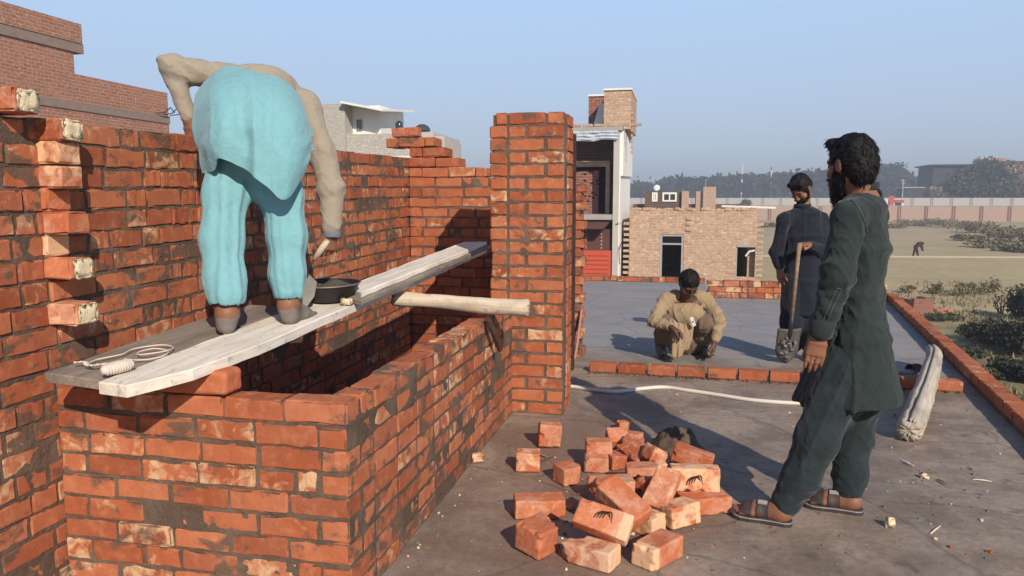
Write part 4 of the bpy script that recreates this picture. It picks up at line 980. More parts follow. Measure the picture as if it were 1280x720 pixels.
# ---- head, hand, foot builders: they add to the body's own volume so the body stays one surface
def add_head(v, c, B, sc=1., neck=None, nr=.056):
    p = lambda x, y, z: c+B @ (np.array([x, y, z])*sc)
    v.ell(p(0, -.012, .035), np.array((.074, .094, .082))*sc, B, .02)
    v.ell(p(0, .022, -.045), np.array((.058, .066, .070))*sc, B, .03)
    v.ell(p(0, .062, -.094), np.array((.026, .024, .020))*sc, B, .02)
    for sx in (-1, 1):
        v.ell(p(sx*.042, .058, -.028), np.array((.024, .026, .024))*sc, B, .02)
        v.ell(p(sx*.031, .094, .006), np.array((.019, .016, .013))*sc, B, .012, 'sub')
        v.ell(p(sx*.031, .078, .006), np.array((.013, .011, .009))*sc, B, .004)
        v.cone(p(sx*.014, .086, .026), p(sx*.048, .074, .024), .008*sc, .007*sc, .012)
        v.ell(p(sx*.078, -.006, -.002), np.array((.009, .021, .032))*sc, B @ np.array(Matrix.Rotation(sx*.25, 3, 'Z')), .006)
        v.ell(p(sx*.084, -.002, .000), np.array((.004, .010, .018))*sc, B, .004, 'sub')
        v.ell(p(sx*.012, .098, -.030), np.array((.010, .010, .008))*sc, B, .006)
    v.cone(p(0, .086, .020), p(0, .108, -.026), .009*sc, .012*sc, .010)
    v.cone(p(-.022, .082, -.054), p(.022, .082, -.054), .008*sc, .008*sc, .008); v.cone(p(-.018, .081, -.066), p(.018, .081, -.066), .009*sc, .009*sc, .008)
    v.cone(p(-.02, .094, -.060), p(.02, .094, -.060), .003, .003, .004, 'sub')
    if neck is not None: v.cone(p(0, -.030, -.055), neck, nr*.92, nr*1.08, .03)
def strands(h, c, B, sc, n=1500, L=.036, down=.012, wild=.17):
    me = h.data; r = np.random.RandomState(5); n0 = len(me.vertices); co = np.empty(n0*3); me.vertices.foreach_get('co', co); co = co.reshape(-1, 3)
    no = np.empty(n0*3); me.vertices.foreach_get('normal', no); no = no.reshape(-1, 3)
    i = r.randint(0, n0, n); crown = c+B @ np.array([.01, -.05, .13])*sc; V = []; F = []
    for q in i:
        p, nn = co[q], no[q]; t = p-crown; t = t-nn*(t @ nn)+B @ np.array([0, 0, -down])
        t = nrm(nrm(t)+r.normal(size=3)*wild); s_ = np.cross(nn, t)*r.uniform(.0012, .0026); l = L*r.uniform(.5, 1.2); k = len(V)
        a = p-nn*.001; b = p+t*l*.5+nn*r.uniform(.0015, .004); e = p+t*l+nn*r.uniform(-.006, .004)
        V += [a-s_, a+s_, b-s_, b+s_, e]; F += [(k, k+1, k+3, k+2), (k+2, k+3, k+4)]
    ov = co.tolist(); of = [tuple(p.vertices) for p in me.polygons]
    m2 = bpy.data.meshes.new(me.name); m2.from_pydata(ov+[list(x) for x in V], [], of+[tuple(x+n0 for x in f) for f in F]); m2.polygons.foreach_set('use_smooth', [True]*len(m2.polygons))
    m2.materials.append(me.materials[0]); h.data = m2
def head_parts(par, c, B, sc=1., hair=True, beard=0., res=.004, hair_long=.0, cut_z=.028, moust=True, locks=.006, strand=(1500, .024), fringe=1.):
    p = lambda x, y, z: c+B @ (np.array([x, y, z])*sc)
    lo, hi = c-.19, c+.19
    v = Vol(lo, hi, res)
    v.ell(p(0, -.016, .042), np.array((.083, .100, .089+.004*fringe))*sc, B, .02)
    v.ell(p(0, -.055, -.005), np.array((.074, .062, .075+hair_long))*sc, B, .03)
    for sx in (-1, 1): v.cone(p(sx*.073, .012, .03), p(sx*.074, .012, -.025), .012*sc, .007*sc, .012)
    if fringe: v.cone(p(-.05, .055, .105), p(.045, .06, .105), .019*sc, .019*sc, .03)        # fringe volume
    v.ell(p(0, .118, -.045), np.array((.085, .105, .110))*sc, B, .02, 'sub')
    for sx in (-1, 1): v.ell(p(sx*.085, -.000, -.006), np.array((.02, .026, .034))*sc, B, .008, 'sub')
    def fh(V):
        L = (V-c) @ B; a = np.arctan2(L[:, 0], L[:, 2]+.02)
        s = np.stack([a*9, L[:, 1]*16, np.linalg.norm(L, axis=1)*8], 1)
        return locks*fbm(s*1.7, 3)+.004*fbm(V*40, 2)
    h = solid('hair', v, M['hair'], par, fh, 1); strands(h, c, B, sc, *strand)
    if beard > 0:
        v = Vol(lo-.05, hi+.05, res); kb = 1. if beard > .03 else .93
        v.ell(p(0, .020, -.062), np.array((.066*kb, .076*kb, .066*kb+beard*.25))*sc, B, .02); v.ell(p(0, .062, -.100-beard*.35), np.array((.040, .036, .034+beard*.45))*sc, B, .03)
        for sx in (-1, 1): v.cone(p(sx*.070, .012, -.005), p(sx*.058, .035, -.06), .009*sc, .016*sc, .015)
        if moust: v.cone(p(-.03, .090, -.046), p(.03, .090, -.046), .009*sc, .009*sc, .01)
        v.ell(p(0, .085, -.012), np.array((.052, .05, .030))*sc, B, .012, 'sub'); v.ell(p(0, .100, -.060), np.array((.022, .02, .009))*sc, B, .006, 'sub')
        v.ell(p(0, -.06, -.10), np.array((.07, .075, .07))*sc, B, .02, 'sub'); v.ell(p(0, -.0, .06), np.array((.09, .12, .062))*sc, B, .01, 'sub')
        bd = solid('beard', v, M['hair'], par, lambda V: .004*fbm(V*np.array([60, 60, 25]), 2), 1); strands(bd, c, B, sc, 700, .026 if beard > .03 else .009, .12, .25)
    elif moust:
        v = Vol(lo, hi, res); v.cone(p(0, .096, -.042), p(-.03, .086, -.052), .007*sc, .005*sc, .006); v.cone(p(0, .096, -.042), p(.03, .086, -.052), .007*sc, .005*sc, .006); solid('moustache', v, M['hair'], par, None, 1)
    for sx in (-1, 1):
        v = Vol(lo, hi, res); v.cone(p(sx*.014, .091, .030), p(sx*.046, .080, .031), .0055, .0035, .004); solid('eyebrow', v, M['hair'], par, None, 0)
        m_ = MB(); m_.lathe([(.0005, .0075), (.004, .0068), (.0075, .003), (.0085, 0), (.006, -.006)], p(sx*.031, .0815, .004), 10, 0, B @ np.array(Matrix.Rotation(-math.pi/2, 3, 'X')))
        m_.build('eye', M['eye'], par, smooth=True, attr=False)
def eye_mat():
    n = NT('eye_dark'); return n.fin((.03, .02, .016), .3, .5)
M['eye'] = eye_mat()
def add_hand(v, w, d, n, side, curl=(.3, .4, .3), spread=.12, sc=1., thumb=(.5, .3), k=.005, fl=None):
    """w wrist, d towards the fingers, n out of the palm (fingers curl towards n), side = thumb side vector"""
    d = nrm(d); n = nrm(np.asarray(n)-d*(np.asarray(n) @ d)); s = np.cross(n, d); s = s if s @ np.asarray(side) > 0 else -s
    P = lambda x, y, z: w+(d*x+s*y+n*z)*sc
    v.econe(P(-.012, 0, 0), P(.03, .002, 0), (.029*sc, .022*sc), (.037*sc, .017*sc), s, .012)
    v.econe(P(.025, .002, 0), P(.082, .003, .002), (.038*sc, .017*sc), (.042*sc, .0135*sc), s, .012)
    v.cone(P(.02, .024, .008), P(.055, .032, .012), .017*sc, .012*sc, .012)
    Ls = (.070, .080, .074, .056); off = (.032, .0115, -.010, -.0295)
    for f in range(4):
        c_ = curl if fl is None else fl[f]
        q = P(.078-.004*abs(f-1), off[f], .002); ang = 0.; sp = spread*(1.3-f)*.6
        r0 = .0098*sc if f < 3 else .0085*sc
        for j, (part, cu) in enumerate(zip((.45, .31, .24), c_)):
            ang += cu; dd = nrm(d*math.cos(ang)+n*math.sin(ang)+s*math.tan(sp)*math.cos(ang)); q2 = q+dd*Ls[f]*part*sc
            v.cone(q, q2, r0*(1-.10*j), r0*(.90-.12*j), k); q = q2
    a0, a1 = thumb; q = P(.028, .030, .008)
    for j, (L, cu) in enumerate(((.036, 0.), (.032, a1), (.026, a1))):
        a0 -= cu; dd = nrm(d*math.cos(a0)+s*math.sin(a0)+n*(.35+.25*j)); q2 = q+dd*L*sc; v.cone(q, q2, (.0135-.0015*j)*sc, (.012-.0018*j)*sc, k+.003); q = q2
def add_foot(v, an, heel, d, L=.25, sc=1., z=None, toes=True, k=.012):
    """an ankle point, heel = point on the ground under the heel, d forward"""
    d = nrm(np.asarray(d)*(1, 1, 0)); s = np.cross(d, UZ); P = lambda x, y, zz: heel+d*x*L/.25+s*y+UZ*zz
    v.cone(P(.022, 0, .034), an, .034*sc, .040*sc, .03); v.ell(P(.02, 0, .032), np.array((.036, .034, .034))*sc, None, .02)
    v.cone(an-UZ*.01, P(.13, .004, .042), .038*sc, .028*sc, .03); v.cone(P(.04, 0, .026), P(.17, .006, .024), .030*sc, .032*sc, .02)
    v.cone(P(.13, .022, .022), P(.18, .026, .018), .022*sc, .017*sc, .015); v.cone(P(.12, -.020, .020), P(.165, -.028, .016), .020*sc, .014*sc, .015)
    if toes:
        for y, x0, x1, r in ((.030, .185, .235, .0135), (.010, .19, .235, .0105), (-.006, .185, .226, .010), (-.021, .178, .214, .0095), (-.035, .168, .200, .009)):
            v.cone(P(x0-.02, y, .017), P(x1, y, .012), r*sc, r*.85*sc, .006)
def tri(a, b, c): return a*(1-c)+b*c
def creases(V, d, scale, amp, seed=0., wob=.35, al=.075):
    """long folds running along d: noise squeezed across d, with sharper ridges"""
    d = nrm(d); u = nrm(np.cross(d, (0.31, .77, .55))); w = np.cross(d, u)
    L = np.stack([V @ d*scale*al, V @ u*scale, V @ w*scale], 1)+seed
    L = L+wob*np.stack([0*V[:, 0], vnoise(V*5+seed+9), vnoise(V*5+seed+5)], 1)*.5
    n1 = vnoise(L); n2 = vnoise(L*2.1+3); rg = (1-np.abs(n1))**4*1.6-.45; rg2 = (1-np.abs(n2))**4-.25
    return amp*(.25*n1+.75*rg+.5*rg2)
from mathutils.bvhtree import BVHTree
def on_surface(o, pts, lift=.0015):
    """drop a line of measured points on the surface of o"""
    me = o.data; bv = BVHTree.FromPolygons([v.co+o.location for v in me.vertices], [p.vertices[:] for p in me.polygons]); out = []
    for px, py in pts:
        h = bv.ray_cast(Vector(CP), Vector(nrm(ray(px, py))))
        if h[0] is not None: out.append(np.array(h[0])+np.array(h[1] if h[1].dot(Vector(ray(px, py))) < 0 else -h[1])*lift)
    return out
def dense(pts, n=8):
    return [tuple(p) for p in catmull(np.array(pts, float), (len(pts)-1)*n+1)]
def seam(o, pts, rad=.0022, mat=None, name='seam', par=None):
    P = on_surface(o, dense(pts))
    if len(P) > 3: m_ = MB(); m_.tube(P, rad, 6); return m_.build(name, mat, par or o, smooth=True, attr=False)
T0 = 3.
def Q(px, py, dt=0.): return gt(px, py, T0+dt)
# ------------------------------------------------------------------ scaffold planks and the things on them
def worn_brick(size, r, broken=None, res=.0042, rad=.006):
    """a used brick: rounded, chipped and slightly warped block, or one with a ragged broken end"""
    L, W, H = size; h = np.array(size)/2; v = Vol(-h-.014, h+.014, res)
    X, Y, Z = np.meshgrid(*v.ax, indexing='ij'); P = np.stack([X, Y, Z], -1); sd = r.uniform(0, 50)
    wp = np.stack([vnoise(P*9+sd), vnoise(P*9+sd+7), vnoise(P*9+sd+3)], -1)*.0022; Q_ = np.abs(P+wp)-(h-rad)
    d = np.linalg.norm(np.maximum(Q_, 0), axis=-1)+np.minimum(Q_.max(-1), 0)-rad
    d = d+.0011*fbm(P*55+sd, 3)+.0016*np.maximum(0, vnoise(P*26+sd+11))**2
    v.F = d.astype(np.float32)
    for k in range(r.randint(4, 9)):                       # knocked off corners and edges
        c = np.array([r.choice((-1, 1))*h[0], r.choice((-1, 1))*h[1], r.choice((-1, 1))*h[2]]); ax = r.randint(0, 2)
        c[ax] *= r.uniform(-1, 1); rr = r.uniform(.008, .020); v.ell(c*1.04, (rr*r.uniform(.8, 1.8), rr, rr*r.uniform(.7, 1.2)), None, .003, 'sub')
    if broken is not None:
        sg = 1 if broken > 0 else -1; pl = X*sg-(L/2-abs(broken)*.55)+abs(broken)*.55*(fbm(P*np.array([3, 24, 24])+sd, 3))+abs(broken)*.3*(Y/h[1])*r.choice((-1, 1))
        v.F = np.maximum(v.F, pl.astype(np.float32)*.7)
    V, Q4 = v.mesh(); V = smooth(V, Q4, 1, .35); e = (np.abs(np.abs(V)-h) < .010).sum(1)
    return V, [tuple(q) for q in Q4.tolist()], np.where(e >= 2, 1., 0.)
def plank_z(y): return .87+.05*(y-2.05)
rng = random.Random(23)
def board(name, outline, th, up, mat, label, cat='plank', bumpy=.003):
    """outline in x,y on the sloping plank plane; th thick, its top `up` above that plane"""
    c = np.array([np.mean([p[0] for p in outline]), np.mean([p[1] for p in outline])]); L = []
    n = len(outline)
    for k in range(n):                                     # subdivide and roughen the edges
        a, b = np.array(outline[k]), np.array(outline[(k+1) % n]); m = max(1, int(np.linalg.norm(b-a)/.09))
        for q in range(m): L.append(a+(b-a)*q/m+np.array([rng.uniform(-1, 1), rng.uniform(-1, 1)])*bumpy*(q > 0))
    top = [(x, y, plank_z(y)+up+rng.uniform(-.0015, .0015)) for x, y in L]
    m_ = MB(); P = np.array(top); Mx = frame((0, 1, .05), None, (c[0], c[1], plank_z(c[1])+up)); Mi = np.linalg.inv(Mx)
    P = P @ Mi[:3, :3].T+Mi[:3, 3]
    e = .004; cc = P.mean(0); k = len(P); In = P.copy(); d = (P-cc); d[:, 2] = 0; 
    nrm2 = np.stack([np.roll(P, -1, 0)-np.roll(P, 1, 0)]*1)[0]; nn = np.stack([nrm2[:, 1], -nrm2[:, 0], 0*nrm2[:, 0]], 1); nn /= np.linalg.norm(nn, axis=1)[:, None]+1e-9
    if (nn*d).sum() < 0: nn = -nn
    In = P-nn*e; V = np.concatenate([In, P-np.array([0, 0, e]), P-np.array([0, 0, th]), ])
    F = [tuple(range(k))]+[(i, k+i, k+(i+1) % k, (i+1) % k) for i in range(k)]+[(k+i, 2*k+i, 2*k+(i+1) % k, k+(i+1) % k) for i in range(k)]+[tuple(range(3*k-1, 2*k-1, -1))]
    m_.add(V, F); o = m_.build(name, mat, attr=False); o.matrix_world = Matrix(Mx.tolist()); bm = bmesh.new(); bm.from_mesh(o.data); bmesh.ops.recalc_face_normals(bm, faces=bm.faces); bm.to_mesh(o.data); bm.free()
    return tag(o, label, cat)
board('plank', [(-2.10, 2.13), (-1.835, 2.085), (-1.83, 2.6), (-1.825, 3.38), (-2.10, 3.40), (-2.125, 2.7)], .032, -.008, M['plank_grey'], 'short grey weathered plank lying against the tall wall under the mason')
board('plank', [(-1.818, 2.05), (-1.70, 2.03), (-1.605, 2.235), (-1.575, 2.6), (-1.565, 3.5), (-1.545, 4.5), (-1.53, 5.95), (-1.79, 5.95), (-1.80, 4.4), (-1.815, 3.0), (-1.815, 2.4)], .040, 0., M['plank_pale'], 'long pale plank with a pointed near end running the length of the stairwell', bumpy=.004)
board('plank', [(-1.665, 3.52), (-1.51, 3.42), (-1.50, 4.6), (-1.485, 5.98), (-1.68, 6.0), (-1.675, 4.8)], .022, .024, M['plank_grey'], 'thin board lying directly on the long plank beyond the mortar pan')
board('plank', [(-1.70, 3.66), (-1.545, 3.50), (-1.53, 4.7), (-1.52, 5.2), (-1.53, 5.96), (-1.715, 5.92), (-1.71, 4.8)], .024, .050, M['plank_pale'], 'pale board topmost of the boards stacked beyond the mortar pan')
# brick laid flat under the planks on the front leaf
m_ = MB(); V, F, E = worn_brick((.300, .112, .090), random.Random(4), rad=.019); m_.add(V+np.array([-1.695, 2.385, .762+.046]), F, 0, np.tile((.6, .2, 0, 1), (len(V), 1)))
tag(m_.build('brick', M['brick_smooth'], smooth=True), 'rounded orange brick packed under the pale plank on top of the low wall', 'brick')
m_ = MB(); put_brick(m_, (-1.99, 2.42, .762+.034), nrm((1, .0, .0)), (0, -1, 0), (.21, .11, .066), rng, div=(4, 2, 1))
tag(m_.build('brick', M['brick_loose']), 'brick packed under the grey plank in the corner of the low wall', 'brick')
# spool and string
sp = np.array(gpl_(138, 463, .024)) if False else np.array([-1.815, 2.135, plank_z(2.135)+.024])
h = hempty('string_spool', sp); tag(h, 'white spool of line lying where the two planks meet', 'string spool')
Mr = frame(nrm((.35, .93, .05)), None)
m_ = MB(); ax_ = Mr[:3, 0]
m_.tube([sp-ax_*.055, sp-ax_*.045, sp, sp+ax_*.045, sp+ax_*.055], [.009, .016, .020, .016, .009], 14); m_.build('core', M['spool'], h, smooth=True, attr=False)
m_ = MB(); u = Mr[:3, 1]; w_ = Mr[:3, 2]
m_.tube([sp+ax_*(-.045+.09*t)+(u*math.cos(t*60)+w_*math.sin(t*60))*(.0175+.003*math.sin(t*3.14)) for t in np.linspace(0, 1, 140)], .0022, 5); m_.build('winding', M['string'], h, smooth=True, attr=False)
pz = lambda x, y, d=.004: np.array([x, y, plank_z(y)+d])
loop = [pz(-1.87, 2.25, .02), pz(-1.86, 2.33), pz(-1.80, 2.36), pz(-1.77, 2.44, .006), pz(-1.82, 2.55), pz(-1.93, 2.58, .006), pz(-1.97, 2.50), pz(-1.90, 2.42, .008), pz(-1.80, 2.50, .012), pz(-1.85, 2.64), pz(-1.96, 2.68), pz(-2.05, 2.56), pz(-2.02, 2.42, .006), pz(-2.08, 2.30), pz(-2.06, 2.2, .006)]
loop = [pz(-1.90+(q[0]+1.90)*.66, 2.34+(q[1]-2.40)*.62, q[2]-plank_z(q[1])) for q in loop]
m_ = MB(); m_.tube(catmull(loop, 110), .0028, 6)
cpts = [];
for t in np.linspace(0, 1, 60): cpts.append(pz(-2.04+.16*t, 2.20+.02*math.sin(t*9)-.01, .008)+np.array([.006*math.sin(t*70), .012*math.cos(t*70), .008*abs(math.sin(t*35))]))
m_.tube(cpts, .0032, 6)
m_ = m_.build('string', M['string'], attr=False, smooth=True); tag(m_, 'loose loops of pale string lying over the grey plank', 'string')
# mortar pan
pc = np.array([-1.715, 3.50, 0]); pc[2] = plank_z(3.5)+.002
h = hempty('mortar_pan', pc); tag(h, 'black iron pan of wet mortar standing on the plank at the mason\'s feet', 'pan')
m_ = MB(); tl = np.array(Matrix.Rotation(.05, 3, 'X'))
m_.lathe([(.001, .004), (.07, .002), (.098, .012), (.122, .040), (.150, .084), (.158, .092), (.152, .094), (.146, .086), (.118, .045), (.09, .016), (.001, .012)], pc, 40, 0, tl); m_.build('bowl', M['iron'], h, smooth=True, attr=False)
m_ = MB(); m_.tube([pc+tl @ np.array([.157*math.cos(a), .157*math.sin(a), .094]) for a in np.linspace(0, 2*math.pi, 49)], .0038, 6, cap=False); m_.build('rim', M['iron_rim'], h, smooth=True, attr=False)
m_ = MB(); nr_, ns = 12, 40; V = []
for i in range(nr_):
    r_ = .134*(i/(nr_-1))
    for k in range(ns):
        a = 2*math.pi*k/ns; p = np.array([r_*math.cos(a), r_*math.sin(a), 0]); z = .072+.022*fbm(p[None]*13+4)[0]*(1-(r_/.15)**3)+.020*(1-(r_/.13)**2); V.append(p+(0, 0, z))
m_.add(np.array(V) @ tl.T+pc, [(i*ns+k, i*ns+(k+1) % ns, (i+1)*ns+(k+1) % ns, (i+1)*ns+k) for i in range(nr_-1) for k in range(ns)]); m_.build('mortar', M['wet_mortar'], h, smooth=True, attr=False)
m_ = MB(); p = pz(-1.585, 3.42, .018); V, F, E = brick_geo((.05, .04, .035), rng, cham=.01, rough=.004, div=(2, 2, 2)); m_.add(V+p, F)
tag(m_.build('stone', M['pale_mortar'], smooth=True), 'small pale lump lying on the plank beside the mortar pan', 'stone')
# round pole across the stairwell
def log(name, pts, rad, mat, label, ends, seed, ell=1., flat=.0, cat='log', split=None):
    r = np.random.RandomState(seed); P = catmull(np.array(pts, float), 44); n = len(P); rd = np.interp(np.linspace(0, 1, n), np.linspace(0, 1, len(rad)), rad)
    T = np.gradient(P, axis=0); T /= np.linalg.norm(T, axis=1)[:, None]; seg = 52; V = []; u = nrm(np.cross(T[0], UZ))
    for i in range(n):
        u = nrm(u-T[i]*(u @ T[i])); w = np.cross(u, T[i])
        for k in range(seg):
            a = 2*math.pi*k/seg; d = u*math.cos(a)+w*math.sin(a); q = P[i]+d*rd[i]
            rr = 1+.10*vnoise(np.array([q*np.array([7, 7, 7])+seed]))[0]+.05*vnoise(np.array([q*23+seed]))[0]
            if split is not None:
                da = (a-split+math.pi) % (2*math.pi)-math.pi; rr -= .38*math.exp(-(da/.10)**2)
            V.append(P[i]+d*rd[i]*rr+(T[i]*ends*r.uniform(-1, 1) if i in (0, n-1) else 0))
    F = [(i*seg+k, i*seg+(k+1) % seg, (i+1)*seg+(k+1) % seg, (i+1)*seg+k) for i in range(n-1) for k in range(seg)]
    # ragged end grain
    for i, sg in ((0, -1), (n-1, 1)):
        base = len(V); m1 = 26
        for q in (.66, .33):
            for k in range(m1):
                a = 2*math.pi*k/m1; V.append(P[i]+(u*math.cos(a)+np.cross(u, T[i])*math.sin(a))*rd[i]*q+T[i]*sg*ends*r.uniform(-.6, 1.6))
        V.append(P[i]+T[i]*sg*ends*r.uniform(-.5, 1)); c_ = len(V)-1; o = i*seg
        for k in range(m1):
            F += [(o+2*k, o+(2*k+1) % seg, base+k), (o+(2*k+1) % seg, o+(2*k+2) % seg, base+(k+1) % m1, base+k), (base+k, base+(k+1) % m1, base+m1+(k+1) % m1, base+m1+k), (base+m1+k, base+m1+(k+1) % m1, c_)]
    m_ = MB(); m_.add(np.array(V), F); Mx = frame(P[-1]-P[0], None, P[n//2]); Mi = np.linalg.inv(Mx); m_.v = [q @ Mi[:3, :3].T+Mi[:3, 3] for q in m_.v]
    o = m_.build(name, mat, smooth=True, attr=False); o.matrix_world = Matrix(Mx.tolist()); bm = bmesh.new(); bm.from_mesh(o.data); bmesh.ops.recalc_face_normals(bm, faces=bm.faces); bm.to_mesh(o.data); bm.free()
    return tag(o, label, cat)
log('wooden_pole', [(-1.62, 4.14, .880), (-1.38, 4.19, .862), (-1.12, 4.25, .838), (-.865, 4.31, .826)], [.040, .043, .046, .050], M['log_pale'], 'peeled white wooden pole with a broken end resting on the low wall before the pillar', .012, 3)
log('bent_log', [(1.375, 4.86, .075), (1.52, 5.25, .090), (1.78, 5.95, .12), (2.06, 6.75, .165), (2.13, 7.05, .175)], [.074, .077, .070, .062, .050], M['log_grey'], 'long bent grey log with a split along it leaning over the kerb on the right', .020, 9, split=1.75)
# dark stick wedged against the low wall
m_ = MB(); m_.tube([gx(609, 398, ACX+.025)+(0, 0, .0), gx(617, 415, ACX+.05), gx(625, 437, ACX+.06)], [.020, .022, .017], 8, jit=.1, rng=rng); tag(m_.build('stick', M['stick_wood'], attr=False), 'short dark stick hanging against the side of the low wall under the white pole', 'stick')
# hose and rope
def on_floor(pts, r): return [gz(px, py, r) for px, py in pts]
hp = on_floor([(703, 474), (712, 483), (740, 487), (770, 489.5), (800, 486), (830, 484), (860, 488), (900, 494), (940, 500), (985, 503.5), (1030, 504.5), (1060, 503)], .014)
hp = [np.array([-.93, 5.45, .015]), np.array([-.88, 5.62, .015])]+hp[1:]
m_ = MB(); m_.tube(catmull(np.array(hp), 160), .0145, 10); tag(m_.build('hose', M['hose'], smooth=True, attr=False), 'white plastic pipe snaking across the roof floor behind the brick heap', 'pipe')
rp = [np.array([-.84, 5.75, .02]), gz(710, 466, .01), gz(716, 452, .01), np.array([-.90, 6.75, .10]), np.array([-.87, 6.86, .45])]
m_ = MB(); m_.tube(catmull(np.array(rp), 60), .012, 7); tag(m_.build('rope', M['rope_pink'], smooth=True, attr=False), 'short pinkish rope lying between the pillar and the brick jamb', 'rope')
# ------------------------------------------------------------------ heap of loose bricks
GH = 'loose bricks heaped on the roof floor'
def loose(px, py, size, yaw, label, tilt=0., roll=0., up=0., pale_end=None, frog=False, broken=None, seed=None, mat='brick_loose', grp=GH, cham=.007, tone=None):
    """px,py: pixel of the brick's middle; it sits `up` above the floor"""
    L, W, H = size; r = random.Random(seed if seed is not None else int(px*7+py)); V, F, E = worn_brick(size, r, broken, .0042 if L > .1 else .0035)
    Rm = Matrix.Rotation(yaw, 3, 'Z') @ Matrix.Rotation(tilt, 3, 'Y') @ Matrix.Rotation(roll, 3, 'X'); Rn = np.array(Rm)
    low_ = (V @ Rn.T)[:, 2].min(); z = up-low_+.001; c = gz(px, py, z)
    col = np.zeros((len(V), 4)); col[:, 0] = r.random() if tone is None else tone; col[:, 1] = r.uniform(0, .75); col[:, 2] = E*.8; col[:, 3] = 1
    if pale_end is not None: col[:, 1] = np.where(V[:, 0]*pale_end > L*.32, 1.5, col[:, 1])
    m_ = MB(); m_.add(V, F, 0, col); o = m_.build('brick', M[mat], smooth=True); o.location = c; o.rotation_euler = Rm.to_euler(); tag(o, label, 'brick', grp)
    if frog:
        face, (fx, fy), sc_ = frog; m2 = MB(); q = [(-.032, -.012), (-.020, .016), (.006, .026), (.030, .030), (.044, .010), (.020, -.002), (.036, -.018), (.004, -.018), (-.012, -.026)]
        for k in range(4):                                  # four curved strokes of the pressed emblem
            t = k/3; A = np.array([(-.034+.012*k, -.020+.004*k), (-.026+.013*k, .004+.006*k), (-.004+.013*k, .022+.002*k), (.022+.008*k, .020-.012*k)]); Wd = [.002, .0042, .0036, .001]
            C_ = catmull(A, 12); w_ = np.interp(np.linspace(0, 1, 12), np.linspace(0, 1, 4), Wd); tn = np.gradient(C_, axis=0); nn = np.stack([-tn[:, 1], tn[:, 0]], 1); nn /= np.linalg.norm(nn, axis=1)[:, None]
            P2 = np.concatenate([C_+nn*w_[:, None], (C_-nn*w_[:, None])])*sc_+np.array([fx, fy])
            if face == 'top': P3 = np.stack([P2[:, 0], P2[:, 1], np.full(len(P2), H/2+.0016)], 1); ex = np.array([0, 0, -.008])
            else: P3 = np.stack([P2[:, 0], np.full(len(P2), -W/2-.0016), P2[:, 1]], 1); ex = np.array([0, .008, 0])
            n_ = 12; Fq = [(i, i+1, n_+i+1, n_+i) for i in range(n_-1)]; m2.add(np.concatenate([P3, P3+ex]), Fq+[tuple(2*n_+j for j in f[::-1]) for f in Fq]+[(0, n_, 3*n_, 2*n_)]+[(i, 2*n_+i, 2*n_+i+1, i+1) for i in range(n_-1)]+[(n_+i, n_+i+1, 3*n_+i+1, 3*n_+i) for i in range(n_-1)])
        m2.build('pressed_emblem', M['mark'], o, attr=False)
    return o
def seed_(x): return (x*.37) % 11
B1 = (.228, .112, .078); HB = (.112, .110, .078)
